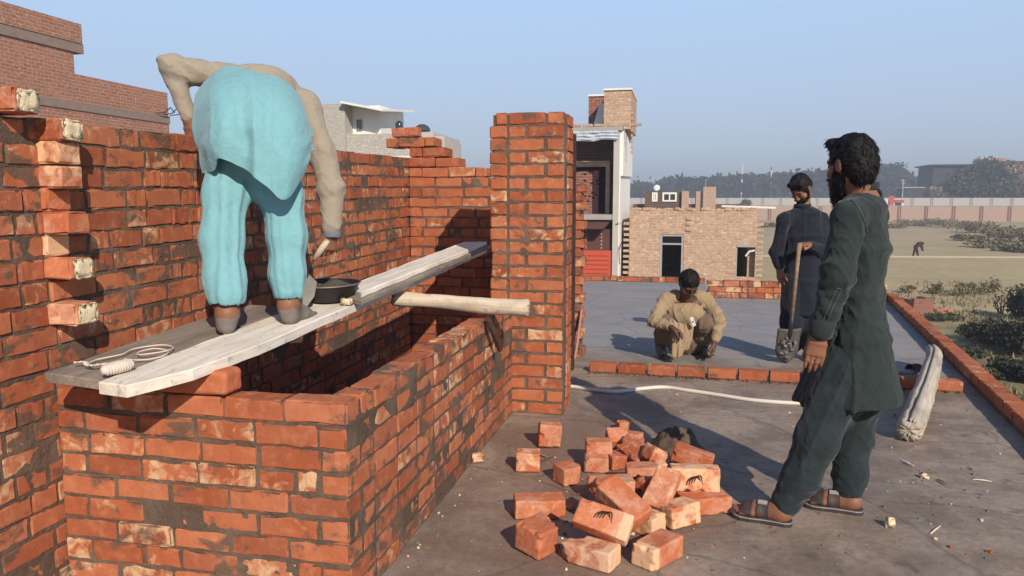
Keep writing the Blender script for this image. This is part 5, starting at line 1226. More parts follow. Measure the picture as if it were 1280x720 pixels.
LB = [
 # px, py, size, yaw, label, kwargs
 (687, 543, (.130, .085, .135), .30, 'reddish half brick standing on edge nearest the foot of the pillar', dict(tone=.35, tilt=.08)),
 (660, 575, (.130, .095, .105), .15, 'orange half brick lying alone between the low wall and the heap', dict(tone=.6)),
 (710, 591, (.125, .115, .090), .75, 'chipped half brick lying just left of the heap', dict(tone=.5, broken=.03)),
 (674, 632, (.230, .112, .088), .30, 'whole orange brick with a yellowish top lying left of the heap', dict(tone=.7)),
 (675, 669, (.165, .135, .115), 1.05, 'greyish broken half brick at the near left corner of the heap', dict(tone=.95, broken=.05, roll=.12)),
 (754, 652, (.228, .112, .078), -.16, 'leaning brick with a dark leaf mark and white end at the front of the heap', dict(tone=.8, tilt=.22, roll=.78, up=.066, pale_end=1, frog=('top', (-.005, .005), .92))),
 (737, 690, (.225, .112, .082), -.34, 'brick with a broken left end and a white right end under the leaf marked brick', dict(tone=.3, broken=-.06, pale_end=1)),
 (822, 687, (.205, .112, .090), .98, 'brick set cornerwise at the front of the heap on the right', dict(tone=.62, pale_end=-1)),
 (808, 652, (.135, .110, .085), -.55, 'pale half brick behind the cornerwise brick', dict(tone=.85, pale_end=1)),
 (779, 628, (.228, .112, .080), -.62, 'large plain orange brick leaning towards the viewer in mid heap', dict(tone=.55, tilt=.42, roll=.30, up=.085)),
 (763, 607, (.220, .112, .078), .28, 'broken topped brick lying behind the leaning orange brick', dict(tone=.4, up=.052, broken=-.04)),
 (770, 630, (.200, .110, .078), .10, 'brick at the bottom of the heap under the leaning orange brick', dict(tone=.3)),
 (827, 613, (.215, .112, .078), 1.15, 'brick propped up on its end in the middle of the heap', dict(tone=.75, tilt=-.62, up=.02, roll=.2)),
 (848, 641, (.165, .112, .095), .72, 'half brick with a bright whitish end at the right front of the heap', dict(tone=.6, pale_end=1, roll=-.1)),
 (868, 597, (.228, .080, .114), .12, 'brick on its long edge with a dark leaf mark on its upright face', dict(tone=.85, up=.076, frog=('front', (-.01, -.004), .95))),
 (880, 628, (.228, .112, .080), .40, 'plain orange brick at the right end of the heap next to the sandal', dict(tone=.55)),
 (866, 571, (.205, .112, .078), -.12, 'red brick slanting behind the brick on its long edge', dict(tone=.25, up=.07, tilt=.25)),
 (866, 584, (.205, .112, .078), .05, 'brick lying hidden low behind the brick on its long edge', dict(tone=.25)),
 (820, 569, (.120, .100, .080), .6, 'small half brick upright at the back of the heap', dict(tone=.45, up=.055, tilt=.5)),
 (795, 563, (.190, .112, .078), -.85, 'brownish brick leaning sideways at the back of the heap', dict(tone=.2, up=.02, roll=.75, tilt=.2)),
 (773, 548, (.130, .105, .078), .3, 'pale round ended half brick on top at the back left of the heap', dict(tone=.9, up=.055, roll=.55, broken=.05)),
 (748, 557, (.140, .105, .070), .2, 'reddish half brick stacked on another at the back left of the heap', dict(tone=.3, up=.075)),
 (745, 578, (.130, .110, .080), .12, 'half brick under the stacked reddish one at the back left of the heap', dict(tone=.5)),
 (778, 574, (.170, .110, .078), .5, 'brick in the dark gap at the back of the heap', dict(tone=.15)),
 (808, 586, (.205, .112, .045), .16, 'thin broken slice of brick lying flat across the heap', dict(tone=.7, up=.085, tilt=-.05, broken=.06)),
 (806, 598, (.200, .110, .078), .1, 'brick carrying the thin broken slice', dict(tone=.4)),
 (781, 532, (.095, .075, .060), .4, 'small orange brick bit at the far edge of the heap by the shadow', dict(tone=.5, broken=.03)),
 (792, 547, (.120, .090, .060), -.3, 'brick bit half in the shadow at the far edge of the heap', dict(tone=.3, broken=.04)),
 (806, 604, (.085, .065, .055), .9, 'small chip of brick wedged in the middle of the heap', dict(tone=.6, up=.08, broken=.03)),
 (598, 572, (.075, .055, .045), .4, 'small brick chip lying beside the foot of the low wall', dict(tone=.5, broken=.03, grp=None)),
 (713, 633, (.050, .035, .030), 1.0, 'tiny brick chip between the yellowish brick and the heap', dict(tone=.8, broken=.02)),
]
for px, py, sz, yw, lab, kw in LB: loose(px, py, sz, yw, lab, **kw)
# mud heap in the shadow
c = gz(846, 566); r = np.random.RandomState(3); m_ = MB(); nr_, ns = 16, 40; V = []
for i in range(nr_):
    q = i/(nr_-1)
    for k in range(ns):
        a = 2*math.pi*k/ns; rr = .165*q*(1+.18*vnoise(np.array([[math.cos(a)*1.5, math.sin(a)*1.5, 2.]]))[0]); z = .125*(1-q**2)**.8; V.append(c+np.array([rr*math.cos(a), rr*math.sin(a)*1.1, z-.004]))
V = np.array(V); V[:, 2] += .034*fbm(V*20, 4)*np.clip(V[:, 2]*12, 0, 1)
m_.add(V, [(i*ns+k, i*ns+(k+1) % ns, (i+1)*ns+(k+1) % ns, (i+1)*ns+k) for i in range(nr_-1) for k in range(ns)])
tag(m_.build('mortar_heap', M['mortar'], smooth=True, attr=False), 'dark rounded heap of mud mortar lying in the shadow behind the bricks', 'mortar heap')
# twigs, chips, grit
def chip(px0, py0, px1, py1, rad, mat, label, cat='wood chip', grp=None, name='wood_chip'):
    a, b = gz(px0, py0, rad), gz(px1, py1, rad*1.4); m_ = MB(); m_.tube([a, a*.5+b*.5+UZ*rad*.4, b], [rad*.6, rad, rad*.5], 6, jit=.2, rng=rng, ell=.6); tag(m_.build(name, mat, attr=False), label, cat, grp)
GW = 'splinters of wood on the bare cement'
chip(1127, 575, 1142, 582, .007, M['plank_pale'], 'pale wood splinter closest to the end of the bent log', grp=GW); chip(1172, 599, 1186, 606, .008, M['plank_grey'], 'grey wood splinter lying in the middle of the bare cement', grp=GW)
chip(1216, 599, 1240, 602, .006, M['plank_pale'], 'long thin splinter lying farthest right on the bare cement', grp=GW); chip(1163, 667, 1176, 657, .004, M['plank_pale'], 'thin straw like splinter nearest the bottom of the picture', grp=GW)
chip(664, 582, 694, 570, .004, M['stick_wood'], 'thin dry twig lying among the half bricks left of the heap', 'twig', None, 'twig')
chip(670, 566, 684, 571, .009, M['plank_grey'], 'flat grey chip of wood behind the lone orange half brick')
m_ = MB(); V, F, E = brick_geo((.035, .03, .045), rng, cham=.008, rough=.003, div=(2, 2, 2)); m_.add(V+gz(1112, 653, .02), F); tag(m_.build('stone', M['pale_mortar'], smooth=True, attr=False), 'small white stone on the cement behind the heel of the man in green', 'stone')
m_ = MB(); V, F, E = brick_geo((.04, .028, .02), rng, cham=.007, rough=.003, div=(2, 2, 2)); m_.add(V+gz(1155, 595, .01), F); tag(m_.build('stone', M['pale_mortar'], smooth=True, attr=False), 'small flat white pebble near the end of the bent log', 'stone')
m_ = MB(); r = random.Random(6)
for k in range(1150):
    q = r.random()
    if k >= 800: px, py = r.gauss(775, 62), r.gauss(625, 48)
    elif q < .30: px, py = r.gauss(760, 110), r.gauss(640, 60)
    elif q < .55: px, py = r.gauss(1160, 80), r.gauss(600, 45)
    elif q < .7: t = r.random(); px, py = 480+157*t+abs(r.gauss(0, 18)), 720-205*t+r.gauss(0, 6)
    elif q < .8: px, py = r.uniform(740, 990), r.gauss(490, 14)
    else: px, py = r.uniform(560, 1280), r.uniform(470, 719)
    if py < 462: continue
    p = gz(px, py); 
    if p[0] < ACX+.03 or p[1] < 1.3 or p[0] > parx(p[1])-.05: continue
    s_ = min(.011, .0030*math.exp(r.gauss(0, .55))); V, F, E = brick_geo((s_*r.uniform(.8, 2), s_*r.uniform(.8, 1.6), s_), r, cham=s_*.2, rough=s_*.12, chip=0, div=(1, 1, 1)); a = r.uniform(0, 3); Rz = np.array(Matrix.Rotation(a, 3, 'Z'))
    m_.add(V @ Rz.T+p+UZ*s_*.45, F, r.choice((0, 0, 0, 1, 2)) if k < 800 else r.choice((2, 2, 2, 0)))
tag(m_.build('grit', [M['slab'], M['pale_mortar'], M['grit_red']], attr=False), kind='stuff')
# black slippers
def slipper(p, yaw, label):
    h = hempty('slipper', p); tag(h, label, 'slipper', 'black slippers left on the roof'); Rz = np.array(Matrix.Rotation(yaw, 3, 'Z'))
    pr_ = [(-.13, .0), (-.12, .03), (-.06, .036), (.02, .036), (.08, .048), (.12, .036), (.138, .0)]; out = pr_+[(x, -y) for x, y in pr_[-2:0:-1]]
    m_ = MB(); prism(m_, [Rz @ np.array([x, y, .003])+p for x, y in out], (0, 0, .022)); m_.build('sole', M['trim'], h, attr=False)
    ctrl = [[Rz @ np.array([x, .05*math.cos(a), .014+.055*math.sin(a)*(1 if x < .09 else .7)])+p for a in np.linspace(0, math.pi, 9)] for x in (.0, .04, .08, .115)]
    sheet('strap', ctrl, M['sole'], h, 24, 12, .006)
slipper(gz(899, 371), 2.6, 'black slipper lying at the foot of the far brick parapet')
slipper(gz(1137, 466), .5, 'black slipper lying by the kerb next to the bent log')
# somebody bent over in the field
bp = gnd(1146, 321.5); v = Vol(bp-(.8, .8, .1), bp+(.8, .8, 1.5), .03)
q = lambda r_, z, n=0.: bp+RT*r_+NH*n+UZ*z
v.chain([q(-.32, .02), q(-.22, .45), q(-.12, .80)], [.07, .085, .13], .05); v.chain([q(.10, .02), q(.06, .42, .1), q(-.08, .80, .06)], [.07, .085, .13], .05)
v.chain([q(-.10, .82, .03), q(.12, 1.02, .03), q(.28, 1.10, .03)], [.16, .17, .13], .06); v.ell(q(.42, 1.08, .03), (.10, .10, .12), None, .03)
v.chain([q(.26, 1.05, -.1), q(.34, .75, -.12), q(.42, .50, -.1)], [.06, .05, .04], .04); v.chain([q(.26, 1.05, .14), q(.36, .75, .16), q(.44, .50, .1)], [.06, .05, .04], .04)
pf = solid('person', v, M['cloth_dark_far'], None, None, 1); tag(pf, 'tiny distant person in dark clothes bending over in the dry field', 'person')
# ------------------------------------------------------------------ man in bottle green, standing in front on the right
T0 = 3.38
Fb = cam_dir(-.90, .43); Lb = nrm(np.cross(UZ, Fb))             # forward and left of the body
Fh = cam_dir(-.42, .90, -.12)
hc = Q(1063, 207, 0); Bh = basis(Fh)
shc = Q(1075, 268, .0); shL = Q(1060, 272, -.155); shR = Q(1089, 268, .16)
elL = Q(1047, 345, -.20); wrL = Q(1025, 418, -.17)
elR = Q(1060, 350, .24); wrR = Q(1030, 415, .24)
waist = Q(1071, 362, 0); hip = Q(1072, 428, 0)
hipL = Q(1062, 440, -.08); hipR = Q(1080, 440, .09)
knL = Q(1022, 548, -.10); anL = Q(975, 637, -.09); hlL = np.array([.495, 3.455, .022]); toL = np.array([.262, 3.515, .022])
knR = Q(1066, 545, .10); anR = Q(1058, 622, .06); hlR = np.array([.835, 3.66, .022]); toR = np.array([.60, 3.715, .022])
v = Vol((.1, 3.05, -.02), (1.15, 4.25, 1.85), .005)
add_head(v, hc, Bh, 1.03, Q(1080, 250, 0), .058)
v.echain([Q(1080, 250, 0), shc+UZ*-.02, Q(1077, 310, 0), waist, hip], [(.07, .07), (.16, .085), (.14, .09), (.12, .08), (.13, .10)], Lb, .05)
for sh, el, wr in ((shL, elL, wrL), (shR, elR, wrR)): v.chain([shc, sh, el, wr], [.05, .05, .042, .028], .03)
for hp, kn, an in ((hipL, knL, anL), (hipR, knR, anR)): v.chain([hp*.5+hip*.5, kn, an], [.075, .055, .040], .03)
dL = nrm(toL-hlL); dR = nrm(toR-hlR)
add_foot(v, anL, hlL, dL, .25, 1.02); add_foot(v, anR, hlR, dR, .25, 1.02)
add_hand(v, wrL+UZ*-.012, cam_dir(-.16, .02, -1.), cam_dir(.25, 1., 0), Fb, (.06, .16, .14), .0, 1.02, (.16, .08))
add_hand(v, wrR, cam_dir(-.1, -.1, -1.), cam_dir(.2, -1., 0), Fb, (.3, .4, .3))
man = solid('person', v, M['skin'], None, None, 1)
tag(man, 'bearded man in dark green shalwar kameez and brown sandals, standing with his back half turned', 'person', 'building workers')
head_parts(man, hc, Bh, 1.03, beard=.06, hair_long=.018, locks=.004)
# kameez
v = Vol((.25, 3.0, .35), (1.25, 4.3, 1.62), .006)
hemc = Q(1060, 508, -.01)
v.echain([Q(1079, 243, 0), Q(1078, 258, 0), Q(1076, 310, 0), Q(1071, 365, 0), Q(1069, 420, 0), hemc], [(.072, .064), (.15, .092), (.172, .116), (.155, .104), (.172, .142), (.20, .235)], Lb, .05)
v.chain([Q(1074, 262, -.06), shL, elL+.0, wrL+UZ*.015], [.07, .062, .063, .044], .035)
v.chain([Q(1084, 246, .02), Q(1082, 262, .06), shR, elR, wrR+UZ*.015], [.06, .07, .066, .066, .05], .03)
# hollow skirt and side slits
v.echain([Q(1071, 432, 0), Q(1060, 515, -.01)], [(.150, .122), (.182, .218)], Lb, .012, 'sub')
def slit(sgn):
    ap = Q(1050, 408, 0); z0 = ap[2]; zb = hemc[2]
    def fn(X, Y, Z):
        f = (X-hemc[0])*Fb[0]+(Y-hemc[1])*Fb[1]; l = ((X-hemc[0])*Lb[0]+(Y-hemc[1])*Lb[1])*sgn
        t = (z0-Z)/(z0-zb); w0 = -.035+.0*t; c = tri(.050, .090, t); hw = .004+.070*np.clip(t, 0, 1.3)
        return np.maximum(np.maximum(np.abs(f-c)-hw, -(l-.02)), Z-z0)
    return fn
for sg in (1, -1): v.cut((.25, 3.0, .3), (1.25, 4.3, 1.0), slit(sg), .004)
v.cut((.25, 3.0, .3), (1.25, 4.3, .8), lambda X, Y, Z: Z-(hemc[2]+.012)-.014*np.sin((X-Y)*11)+((X-hemc[0])*Fb[0]+(Y-hemc[1])*Fb[1])*.16, .004)
v.cut(Q(1080, 246)-.12, Q(1080, 246)+.12, lambda X, Y, Z: np.sqrt((X-Q(1080, 246)[0])**2+(Y-Q(1080, 246)[1])**2)-.066+0*Z+np.maximum(0, Q(1080, 246)[2]-.012-Z)*3, .006)
def fold(V):
    z = V[:, 2]; t = np.clip((z-.45)/1.1, 0, 1)
    lowr = np.clip((1.0-z)/.4, 0, 1); mid = np.exp(-((z-.97)/.10)**2)
    dl = np.linalg.norm(V-(shL+elL)/2, axis=1); arm = np.exp(-(dl/.2)**2)
    o = creases(V, (0, 0, 1), 11, .010, seed=4)*(.35+.65*lowr)
    o += creases(V, nrm(Lb*.6+Fb*.6+UZ*.35), 15, .010, seed=11)*mid            # drag folds at the waist
    o += creases(V, nrm(UZ*.7+Fb*.5), 16, .007, seed=2)*(.4+arm)
    # elbow wrinkles
    de = np.linalg.norm(V-elL, axis=1); o += .006*np.sin((V-elL) @ nrm(wrL-shL)*95+4*vnoise(V*9))*np.exp(-(de/.09)**2)
    return o+.0016*fbm(V*28, 2)
kz = solid('kameez', v, M['cloth_green'], man, fold, 2)
# cuff and piping of the sleeve and shoulder
m_ = MB(); ax_ = nrm(wrL-elL); cp_ = wrL+UZ*.012
m_.tube([cp_-ax_*.058, cp_-ax_*.052, cp_+ax_*.012, cp_+ax_*.020], [.050, .0545, .0525, .046], 24, cap=False); m_.tube([cp_+ax_*.020, cp_-ax_*.03], [.046, .043], 24, cap=False); m_.build('cuff', M['cloth_green'], kz, smooth=True, attr=False)
# shalwar
v = Vol((.2, 3.0, .03), (1.2, 4.2, 1.05), .006)
v.echain([Q(1072, 400, 0), hip, Q(1066, 470, 0)], [(.12, .09), (.135, .105), (.14, .115)], Lb, .04)
v.chain([hipL-Lb*.02, Q(1052, 470, -.07), Q(1040, 500, -.07), knL, Q(1000, 598, -.095), Q(982, 628, -.09)], [.095, .100, .097, .090, .077, .066], .04)
v.chain([hipR+Lb*.02, Q(1072, 500, .07), knR, Q(1063, 590, .07), Q(1060, 611, .06)], [.09, .098, .086, .072, .066], .04)
v.cone(Q(1052, 500, 0), Q(1040, 550, -.02), .09, .03, .06)
v.chain([Q(986, 620, -.09), anL-UZ*.05], [.046, .046], .004, 'sub'); v.chain([Q(1060, 604, .06), anR-UZ*.06], [.048, .048], .004, 'sub')
def fold(V):
    t = np.clip((V[:, 2])/.9, 0, 1); dl = nrm(knL-hipL+.0)
    o = creases(V, nrm(anL-hipL), 14, .0065, seed=7)*np.clip(V[:, 2]*2.2, .25, 1)
    o += creases(V, nrm(cam_dir(.6, 0, -.8)), 11, .007, seed=20)*.7
    o += .005*np.sin(V[:, 2]*110+5*vnoise(V*8))*np.exp(-((V[:, 2]-.16)/.08)**2)*vnoise(V*7+3)
    return o+.0015*fbm(V*30, 2)
solid('shalwar', v, M['cloth_charcoal'], man, fold, 2)
# sandals
def sandal(par, hl, d, L=.262):
    s = np.cross(d, UZ); P = lambda x, y, z: hl*(1, 1, 0)+d*x+s*y+UZ*z
    prof = [(-.022, .0), (-.015, .026), (.01, .037), (.06, .036), (.11, .040), (.16, .050), (.20, .049), (.228, .040), (.245, .022), (.25, .004)]
    out = [(x, w) for x, w in prof]+[(x, -w*.92) for x, w in prof[::-1]]
    def lay(z0, z1, g): return [P(x, y*g, z0+.010*max(0, (x-.2)/.05)) for x, y in out], UZ*(z1-z0)
    m_ = MB(); a, t = lay(.002, .016, 1.0); prism(m_, [np.array(q) for q in a], t); so_ = m_.build('sole', M['sole'], par, attr=False)
    m_ = MB(); a, t = lay(.0165, .021, 1.03); prism(m_, [np.array(q) for q in a], t); e_ = m_.build('sole_edge', M['trim'], so_, attr=False)
    m_ = MB(); a, t = lay(.0215, .024, .99); prism(m_, [np.array(q) for q in a], t); m_.build('footbed', M['leather'], so_, attr=False)
    bv = BVHTree.FromPolygons([v_.co for v_ in par.data.vertices], [p_.vertices[:] for p_ in par.data.polygons]); st = None
    for x0, x1 in ((.150, .205), (.078, .132)):
        ctrl = []
        for x in np.linspace(x0, x1, 5):
            row = []
            for a_ in np.linspace(-.12, math.pi+.12, 15):
                o_ = P(x, 0, .022); dr = s*math.cos(a_)+UZ*math.sin(a_)
                h_ = bv.ray_cast(Vector(o_+dr*.14), Vector(-dr), .15); r_ = .14-h_[3] if h_[0] is not None else .04
                row.append((o_, dr, min(r_, .085)))
            rr = np.array([q[2] for q in row]); rr = np.convolve(np.pad(rr, 2, 'edge'), [.1, .2, .4, .2, .1], 'valid'); rr = np.maximum(rr, [q[2] for q in row])+.003
            ctrl.append([q[0]+q[1]*r_ for q, r_ in zip(row, rr)])
        q_ = sheet('strap', ctrl, M['leather'], par, 40, 12, .005, lambda G, u, v_: .0010*fbm(G*60, 2)); st = st or q_
    m_ = MB(); h_ = bv.ray_cast(Vector(P(.107, -.018, .2)), Vector((0, 0, -1))); c_ = np.array(h_[0])+UZ*.011; m_.box((-.02, -.011, -.003), (.02, .011, .003), 0, frame(d, nrm(-s*.5+UZ), c_)); m_.build('buckle', M['trim'], st, attr=False)
    return so_
sandal(man, hlL-dL*.004, dL); sandal(man, hlR-dR*.004, dR)

M['stitch'] = plain('stitching', (.085, .10, .098), .9, .1, .2, 30, 0)
# collar, piping, placket and stitched edges
m_ = MB(); cn = Q(1077, 240, 0)
rg_ = [cn+Lb*.070*math.cos(a_)+Fb*(.068*math.sin(a_))+UZ*(-.014*math.sin(a_)) for a_ in np.linspace(0, 2*math.pi, 33)]
for q in range(32):
    a_, b_ = rg_[q], rg_[q+1]; o_ = nrm((a_+b_)/2-cn)*(1, 1, 0)*.005; m_.add(np.array([a_, b_, b_+UZ*.030-o_*.8, a_+UZ*.030-o_*.8, a_+o_, b_+o_, b_+UZ*.030+o_*.2, a_+UZ*.030+o_*.2]), [(0,1,2,3),(5,4,7,6),(3,2,6,7),(1,0,4,5)])
m_.build('collar', M['cloth_green'], kz, smooth=True, attr=False)
seam(kz, [(1064, 250), (1072, 258), (1079, 272), (1084, 290)], .0028, M['stitch'])
seam(kz, [(1052, 362), (1046, 374), (1036, 396), (1030, 410)], .0024, M['stitch']); seam(kz, [(1046, 360), (1040, 374), (1031, 394), (1026, 408)], .0020, M['stitch']); seam(kz, [(1046, 360), (1052, 362)], .0022, M['stitch'])
# ------------------------------------------------------------------ mason bent double on the planks
def plank_z(y): return .87+.05*(y-2.05)
def gpl(px, py, up=.0):
    r = ray(px, py); return CP+r*((.87+up-.05*2.05-EYE)/(r[2]-.05*r[1]))
T0 = 3.26
Fb = cam_dir(.10, .99); Lb = nrm(np.cross(UZ, Fb))               # he faces away; his left is to the left
hlL = gpl(283, 417, .004); hlR = gpl(360, 405, .004)
pel = Q(316, 158, .06); hipL = Q(288, 190, .07); hipR = Q(344, 190, .10)
knL = Q(276, 300, -.07); anL = hlL+UZ*.085+NH*.02; knR = Q(358, 295, .05); anR = hlR+UZ*.085+NH*.02
wst = Q(318, 116, .28); shc = Q(326, 112, .60); shL = Q(278, 98, .52); shR = Q(380, 134, .48)
elL = Q(213, 84, .42); wrL = Q(236, 150, .44); elR = Q(414, 236, .36); wrR = Q(414, 288, .32)
hc = Q(332, 165, .82)
v = Vol((-2.75, 2.35, .84), (-1.05, 4.6, 2.32), .0055)
Bh = basis(cam_dir(.05, .35, -.94), cam_dir(0, .94, .3))
add_head(v, hc, Bh, 1.0, Q(328, 125, .68))
v.echain([pel-UZ*.05, pel, wst, shc], [(.13, .10), (.15, .11), (.13, .10), (.155, .10)], Lb, .05)
v.chain([shc, shL, elL, wrL], [.05, .042, .034, .026], .03); v.chain([shc, shR, elR, wrR], [.05, .042, .034, .026], .03)
v.chain([hipL, knL, anL], [.085, .056, .040], .03); v.chain([hipR, knR, anR], [.085, .056, .040], .03)
dL = cam_dir(-.35, .94); dR = cam_dir(.12, .99)
add_foot(v, anL, hlL, dL, .25, 1.0); add_foot(v, anR, hlR, dR, .25, 1.0)
add_hand(v, wrR-UZ*.012, cam_dir(-.18, -.05, -1.), cam_dir(-.6, .7, 0), cam_dir(-.7, -.6, 0), (.55, .8, .6), .04, 1.0, (.5, .35))
add_hand(v, wrL+UZ*-.01, cam_dir(.12, .1, -1.), cam_dir(.3, .9, 0), cam_dir(1, 0, 0), (.25, .4, .3), .04, 1.0, (.4, .2))
mas = solid('person', v, [M['skin'], M['foot_dust']], None, None, 1)
for p_ in mas.data.polygons:
    if p_.center.z < plank_z(p_.center.y)+.072+.012*vnoise(np.array([p_.center.x, p_.center.y, p_.center.z])*30): p_.material_index = 1
tag(mas, 'mason in turquoise shalwar kameez and beige sweater bent double on the scaffold planks', 'person', 'building workers')
head_parts(mas, hc, Bh, 1.0, beard=0, res=.005, moust=False)
# shalwar
v = Vol((-2.5, 2.4, .86), (-1.2, 3.9, 2.15), .006)
v.ell(pel+UZ*-.03+NH*.02, (.17, .13, .15), None, .05)
mx = lambda a_, b_, t_: a_*(1-t_)+b_*t_
v.chain([hipL, mx(hipL, knL, .5), knL+RT*.004, mx(knL, anL, .55), anL+UZ*.07], [.094, .088, .083, .078, .074], .04)
v.chain([hipR, mx(hipR, knR, .5)+RT*.004, knR+RT*.004, mx(knR, anR, .55), anR+UZ*.06], [.094, .088, .078, .071, .064], .04)
v.cone(Q(316, 195, .07), Q(316, 232, .07), .13, .05, .07)
v.chain([anL+UZ*.075, anL-UZ*.02], [.058, .064], .004, 'sub'); v.chain([anR+UZ*.06, anR-UZ*.03], [.048, .054], .004, 'sub')
for a_, dz in ((anL, .030), (anR, -.020)): v.cut(a_-.16, a_+(.16, .16, .10), lambda X, Y, Z: Z-(a_[2]+dz)-.010*np.sin(X*40+Y*25), .004)
def fold(V):
    """cloth falling in upright folds round each leg, a few soft wrinkles above the hem"""
    o = np.zeros(len(V)); nl = np.abs((V-hipL) @ RT); zl = V[:, 2]
    dd = [];
    for hp, kn, an in ((hipL, knL, anL), (hipR, knR, anR)):
        t = np.clip((hp[2]-zl)/(hp[2]-an[2]), 0, 1)[:, None]; c_ = hp*(1-t)+an*t; r_ = V-c_; dd.append((np.linalg.norm(r_[:, :2], axis=1), np.arctan2(r_ @ RT, -(r_ @ NH))))
    for q in (0, 1):
        th = dd[q][1]; m = dd[q][0] <= dd[1-q][0]; w = vnoise(np.stack([zl*1.6, np.full(len(V), 3.+q*9), 0*zl], 1))
        f = .45*np.sin(th*5+1.3*w+q)+.55*np.sin(th*9+2.2*w+2*q); f2 = 1-np.abs(np.sin(th*3.5+.8*w+q*1.7))**.7
        o += np.where(m, .0042*f+.0065*(f2-.35), 0)
    hem = np.clip((1.18-zl)/.18, 0, 1)
    return o+.0028*np.sin(zl*120+V[:, 0]*45+6*vnoise(V*7))*hem*np.clip(vnoise(V*5+4)+.3, 0, 1)+.0010*fbm(V*24, 2)
solid('shalwar', v, M['cloth_turq'], mas, fold, 2)
# kameez: the body under it and the tail hanging over the back
v = Vol((-2.6, 2.5, 1.2), (-1.1, 4.3, 2.32), .007)
v.echain([pel-UZ*.04, pel+UZ*.06, wst], [(.16, .10), (.165, .11), (.15, .11)], Lb, .06)
kz = solid('kameez', v, M['cloth_turq'], mas, lambda V: creases(V, (0, 0, 1), 9, .008, seed=5), 2)
rows = [[(244,116,.30),(259,99,.28),(276,86,.27),(300,83,.27),(330,88,.27),(352,97,.28),(374,118,.30),(388,150,.34)],
        [(240,134,.20),(254,116,.10),(274,103,.05),(300,99,.04),(330,104,.04),(354,114,.06),(377,136,.12),(390,158,.22)],
        [(240,155,.12),(254,140,-.03),(274,128,-.08),(302,124,-.09),(331,129,-.09),(356,140,-.06),(380,156,.02),(392,168,.14)],
        [(243,178,.08),(257,165,-.10),(275,158,-.14),(302,155,-.155),(331,162,-.155),(357,178,-.12),(380,180,-.02),(393,175,.10)],
        [(247,200,.05),(260,192,-.11),(274,182,-.16),(303,184,-.165),(332,198,-.165),(357,216,-.13),(378,204,-.03),(393,180,.08)],
        [(252,217,.02),(265,214,-.10),(273,198,-.15),(303,211,-.16),(333,233,-.16),(356,250,-.12),(374,220,-.03),(393,184,.07)]]
ctrl = [[Q(*c) for c in r_] for r_ in rows]
def fold(G, u, v_):
    w_ = np.clip(v_*1.4, 0, 1); ph = vnoise(np.stack([u*3+0*v_, v_*1.2+0*u, 0*u*v_], -1))
    return w_*(.010*np.sin(u*21+2.5*ph)+.010*(np.abs(np.sin(u*17+3*ph+v_*1.5))**.6-.6)+.004*np.sin(u*9+v_*5))+.006*vnoise(np.stack([u*9+0*v_, v_*7+0*u, 0*u*v_+3], -1))
tl = sheet('shirt_tail', ctrl, M['cloth_turq'], kz, 110, 90, .006, fold)
# sweater
v = Vol((-2.8, 2.6, 1.3), (-.95, 4.7, 2.36), .006)
v.echain([Q(320, 122, .24), wst, shc], [(.158, .115), (.165, .125), (.18, .115)], Lb, .06)
v.chain([shc, shL, Q(245, 90, .46), elL+UZ*.005, wrL+UZ*.02], [.09, .068, .054, .050, .036], .04)
v.chain([shc, shR, Q(402, 190, .42), elR, wrR+UZ*.015], [.09, .074, .062, .058, .046], .04)
def fold(V):
    o = creases(V, nrm(cam_dir(.8, .2, -.5)), 16, .005, seed=3)
    de = np.linalg.norm(V-elL, axis=1); o += .007*np.sin((V-elL) @ nrm(cam_dir(.6, 0, .8))*85+4*vnoise(V*8))*np.exp(-(de/.10)**2)
    de = np.linalg.norm(V-elR, axis=1); o += .004*np.sin((V-elR) @ UZ*80+4*vnoise(V*8))*np.exp(-(de/.10)**2)
    return o+.0012*fbm(V*40, 2)
sw = solid('sweater', v, M['knit_beige'], mas, fold, 2)
m_ = MB(); a_ = nrm(wrR-elR); c_ = wrR-UZ*.0; m_.tube([c_-a_*.03, c_+a_*.004, c_+a_*.032, c_+a_*.038], [.038, .041, .040, .034], 20, cap=False, jit=.03, rng=random.Random(3)); m_.tube([c_+a_*.038, c_], [.034, .034], 20, cap=False); m_.build('shirt_cuff', M['cloth_slate'], sw, smooth=True, attr=False)
HAND_R = wrR

# trowel in his right hand
hp_ = wrR+nrm(cam_dir(-.18, -.05, -1.))*.085+cam_dir(-.025, -.02); dn = nrm(cam_dir(-.62, .05, -.80)); bl0 = gt(386, 324, T0+.28); 
h = hempty('trowel', hp_); tag(h, 'small mason\'s trowel with a grey blade held over the mortar pan', 'trowel')
a0 = hp_-dn*.05; a1 = hp_+dn*.065; sh0 = a1+dn*.02+UZ*-.01; bd = nrm(cam_dir(-.10, .05, -1.))
m_ = MB(); m_.tube([a0, a0*.5+a1*.5, a1], [.013, .016, .012], 12); m_.build('handle', M['log_pale'], h, smooth=True, attr=False)
m_ = MB(); m_.tube([a1-dn*.01, sh0+dn*.02, sh0+dn*.035+bd*.03], .0055, 8); m_.build('shank', M['iron'], h, smooth=True, attr=False)
b0 = sh0+dn*.035+bd*.02; sx = nrm(np.cross(bd, NH)); nn_ = nrm(np.cross(sx, bd)); out = [(-.012, 0), (-.048, .03), (-.040, .10), (0, .165), (.040, .10), (.048, .03), (.012, 0)]
m_ = MB(); prism(m_, [b0+sx*x+bd*y for x, y in out], nn_*.003); m_.build('blade', M['steel_pale'], h, attr=False)
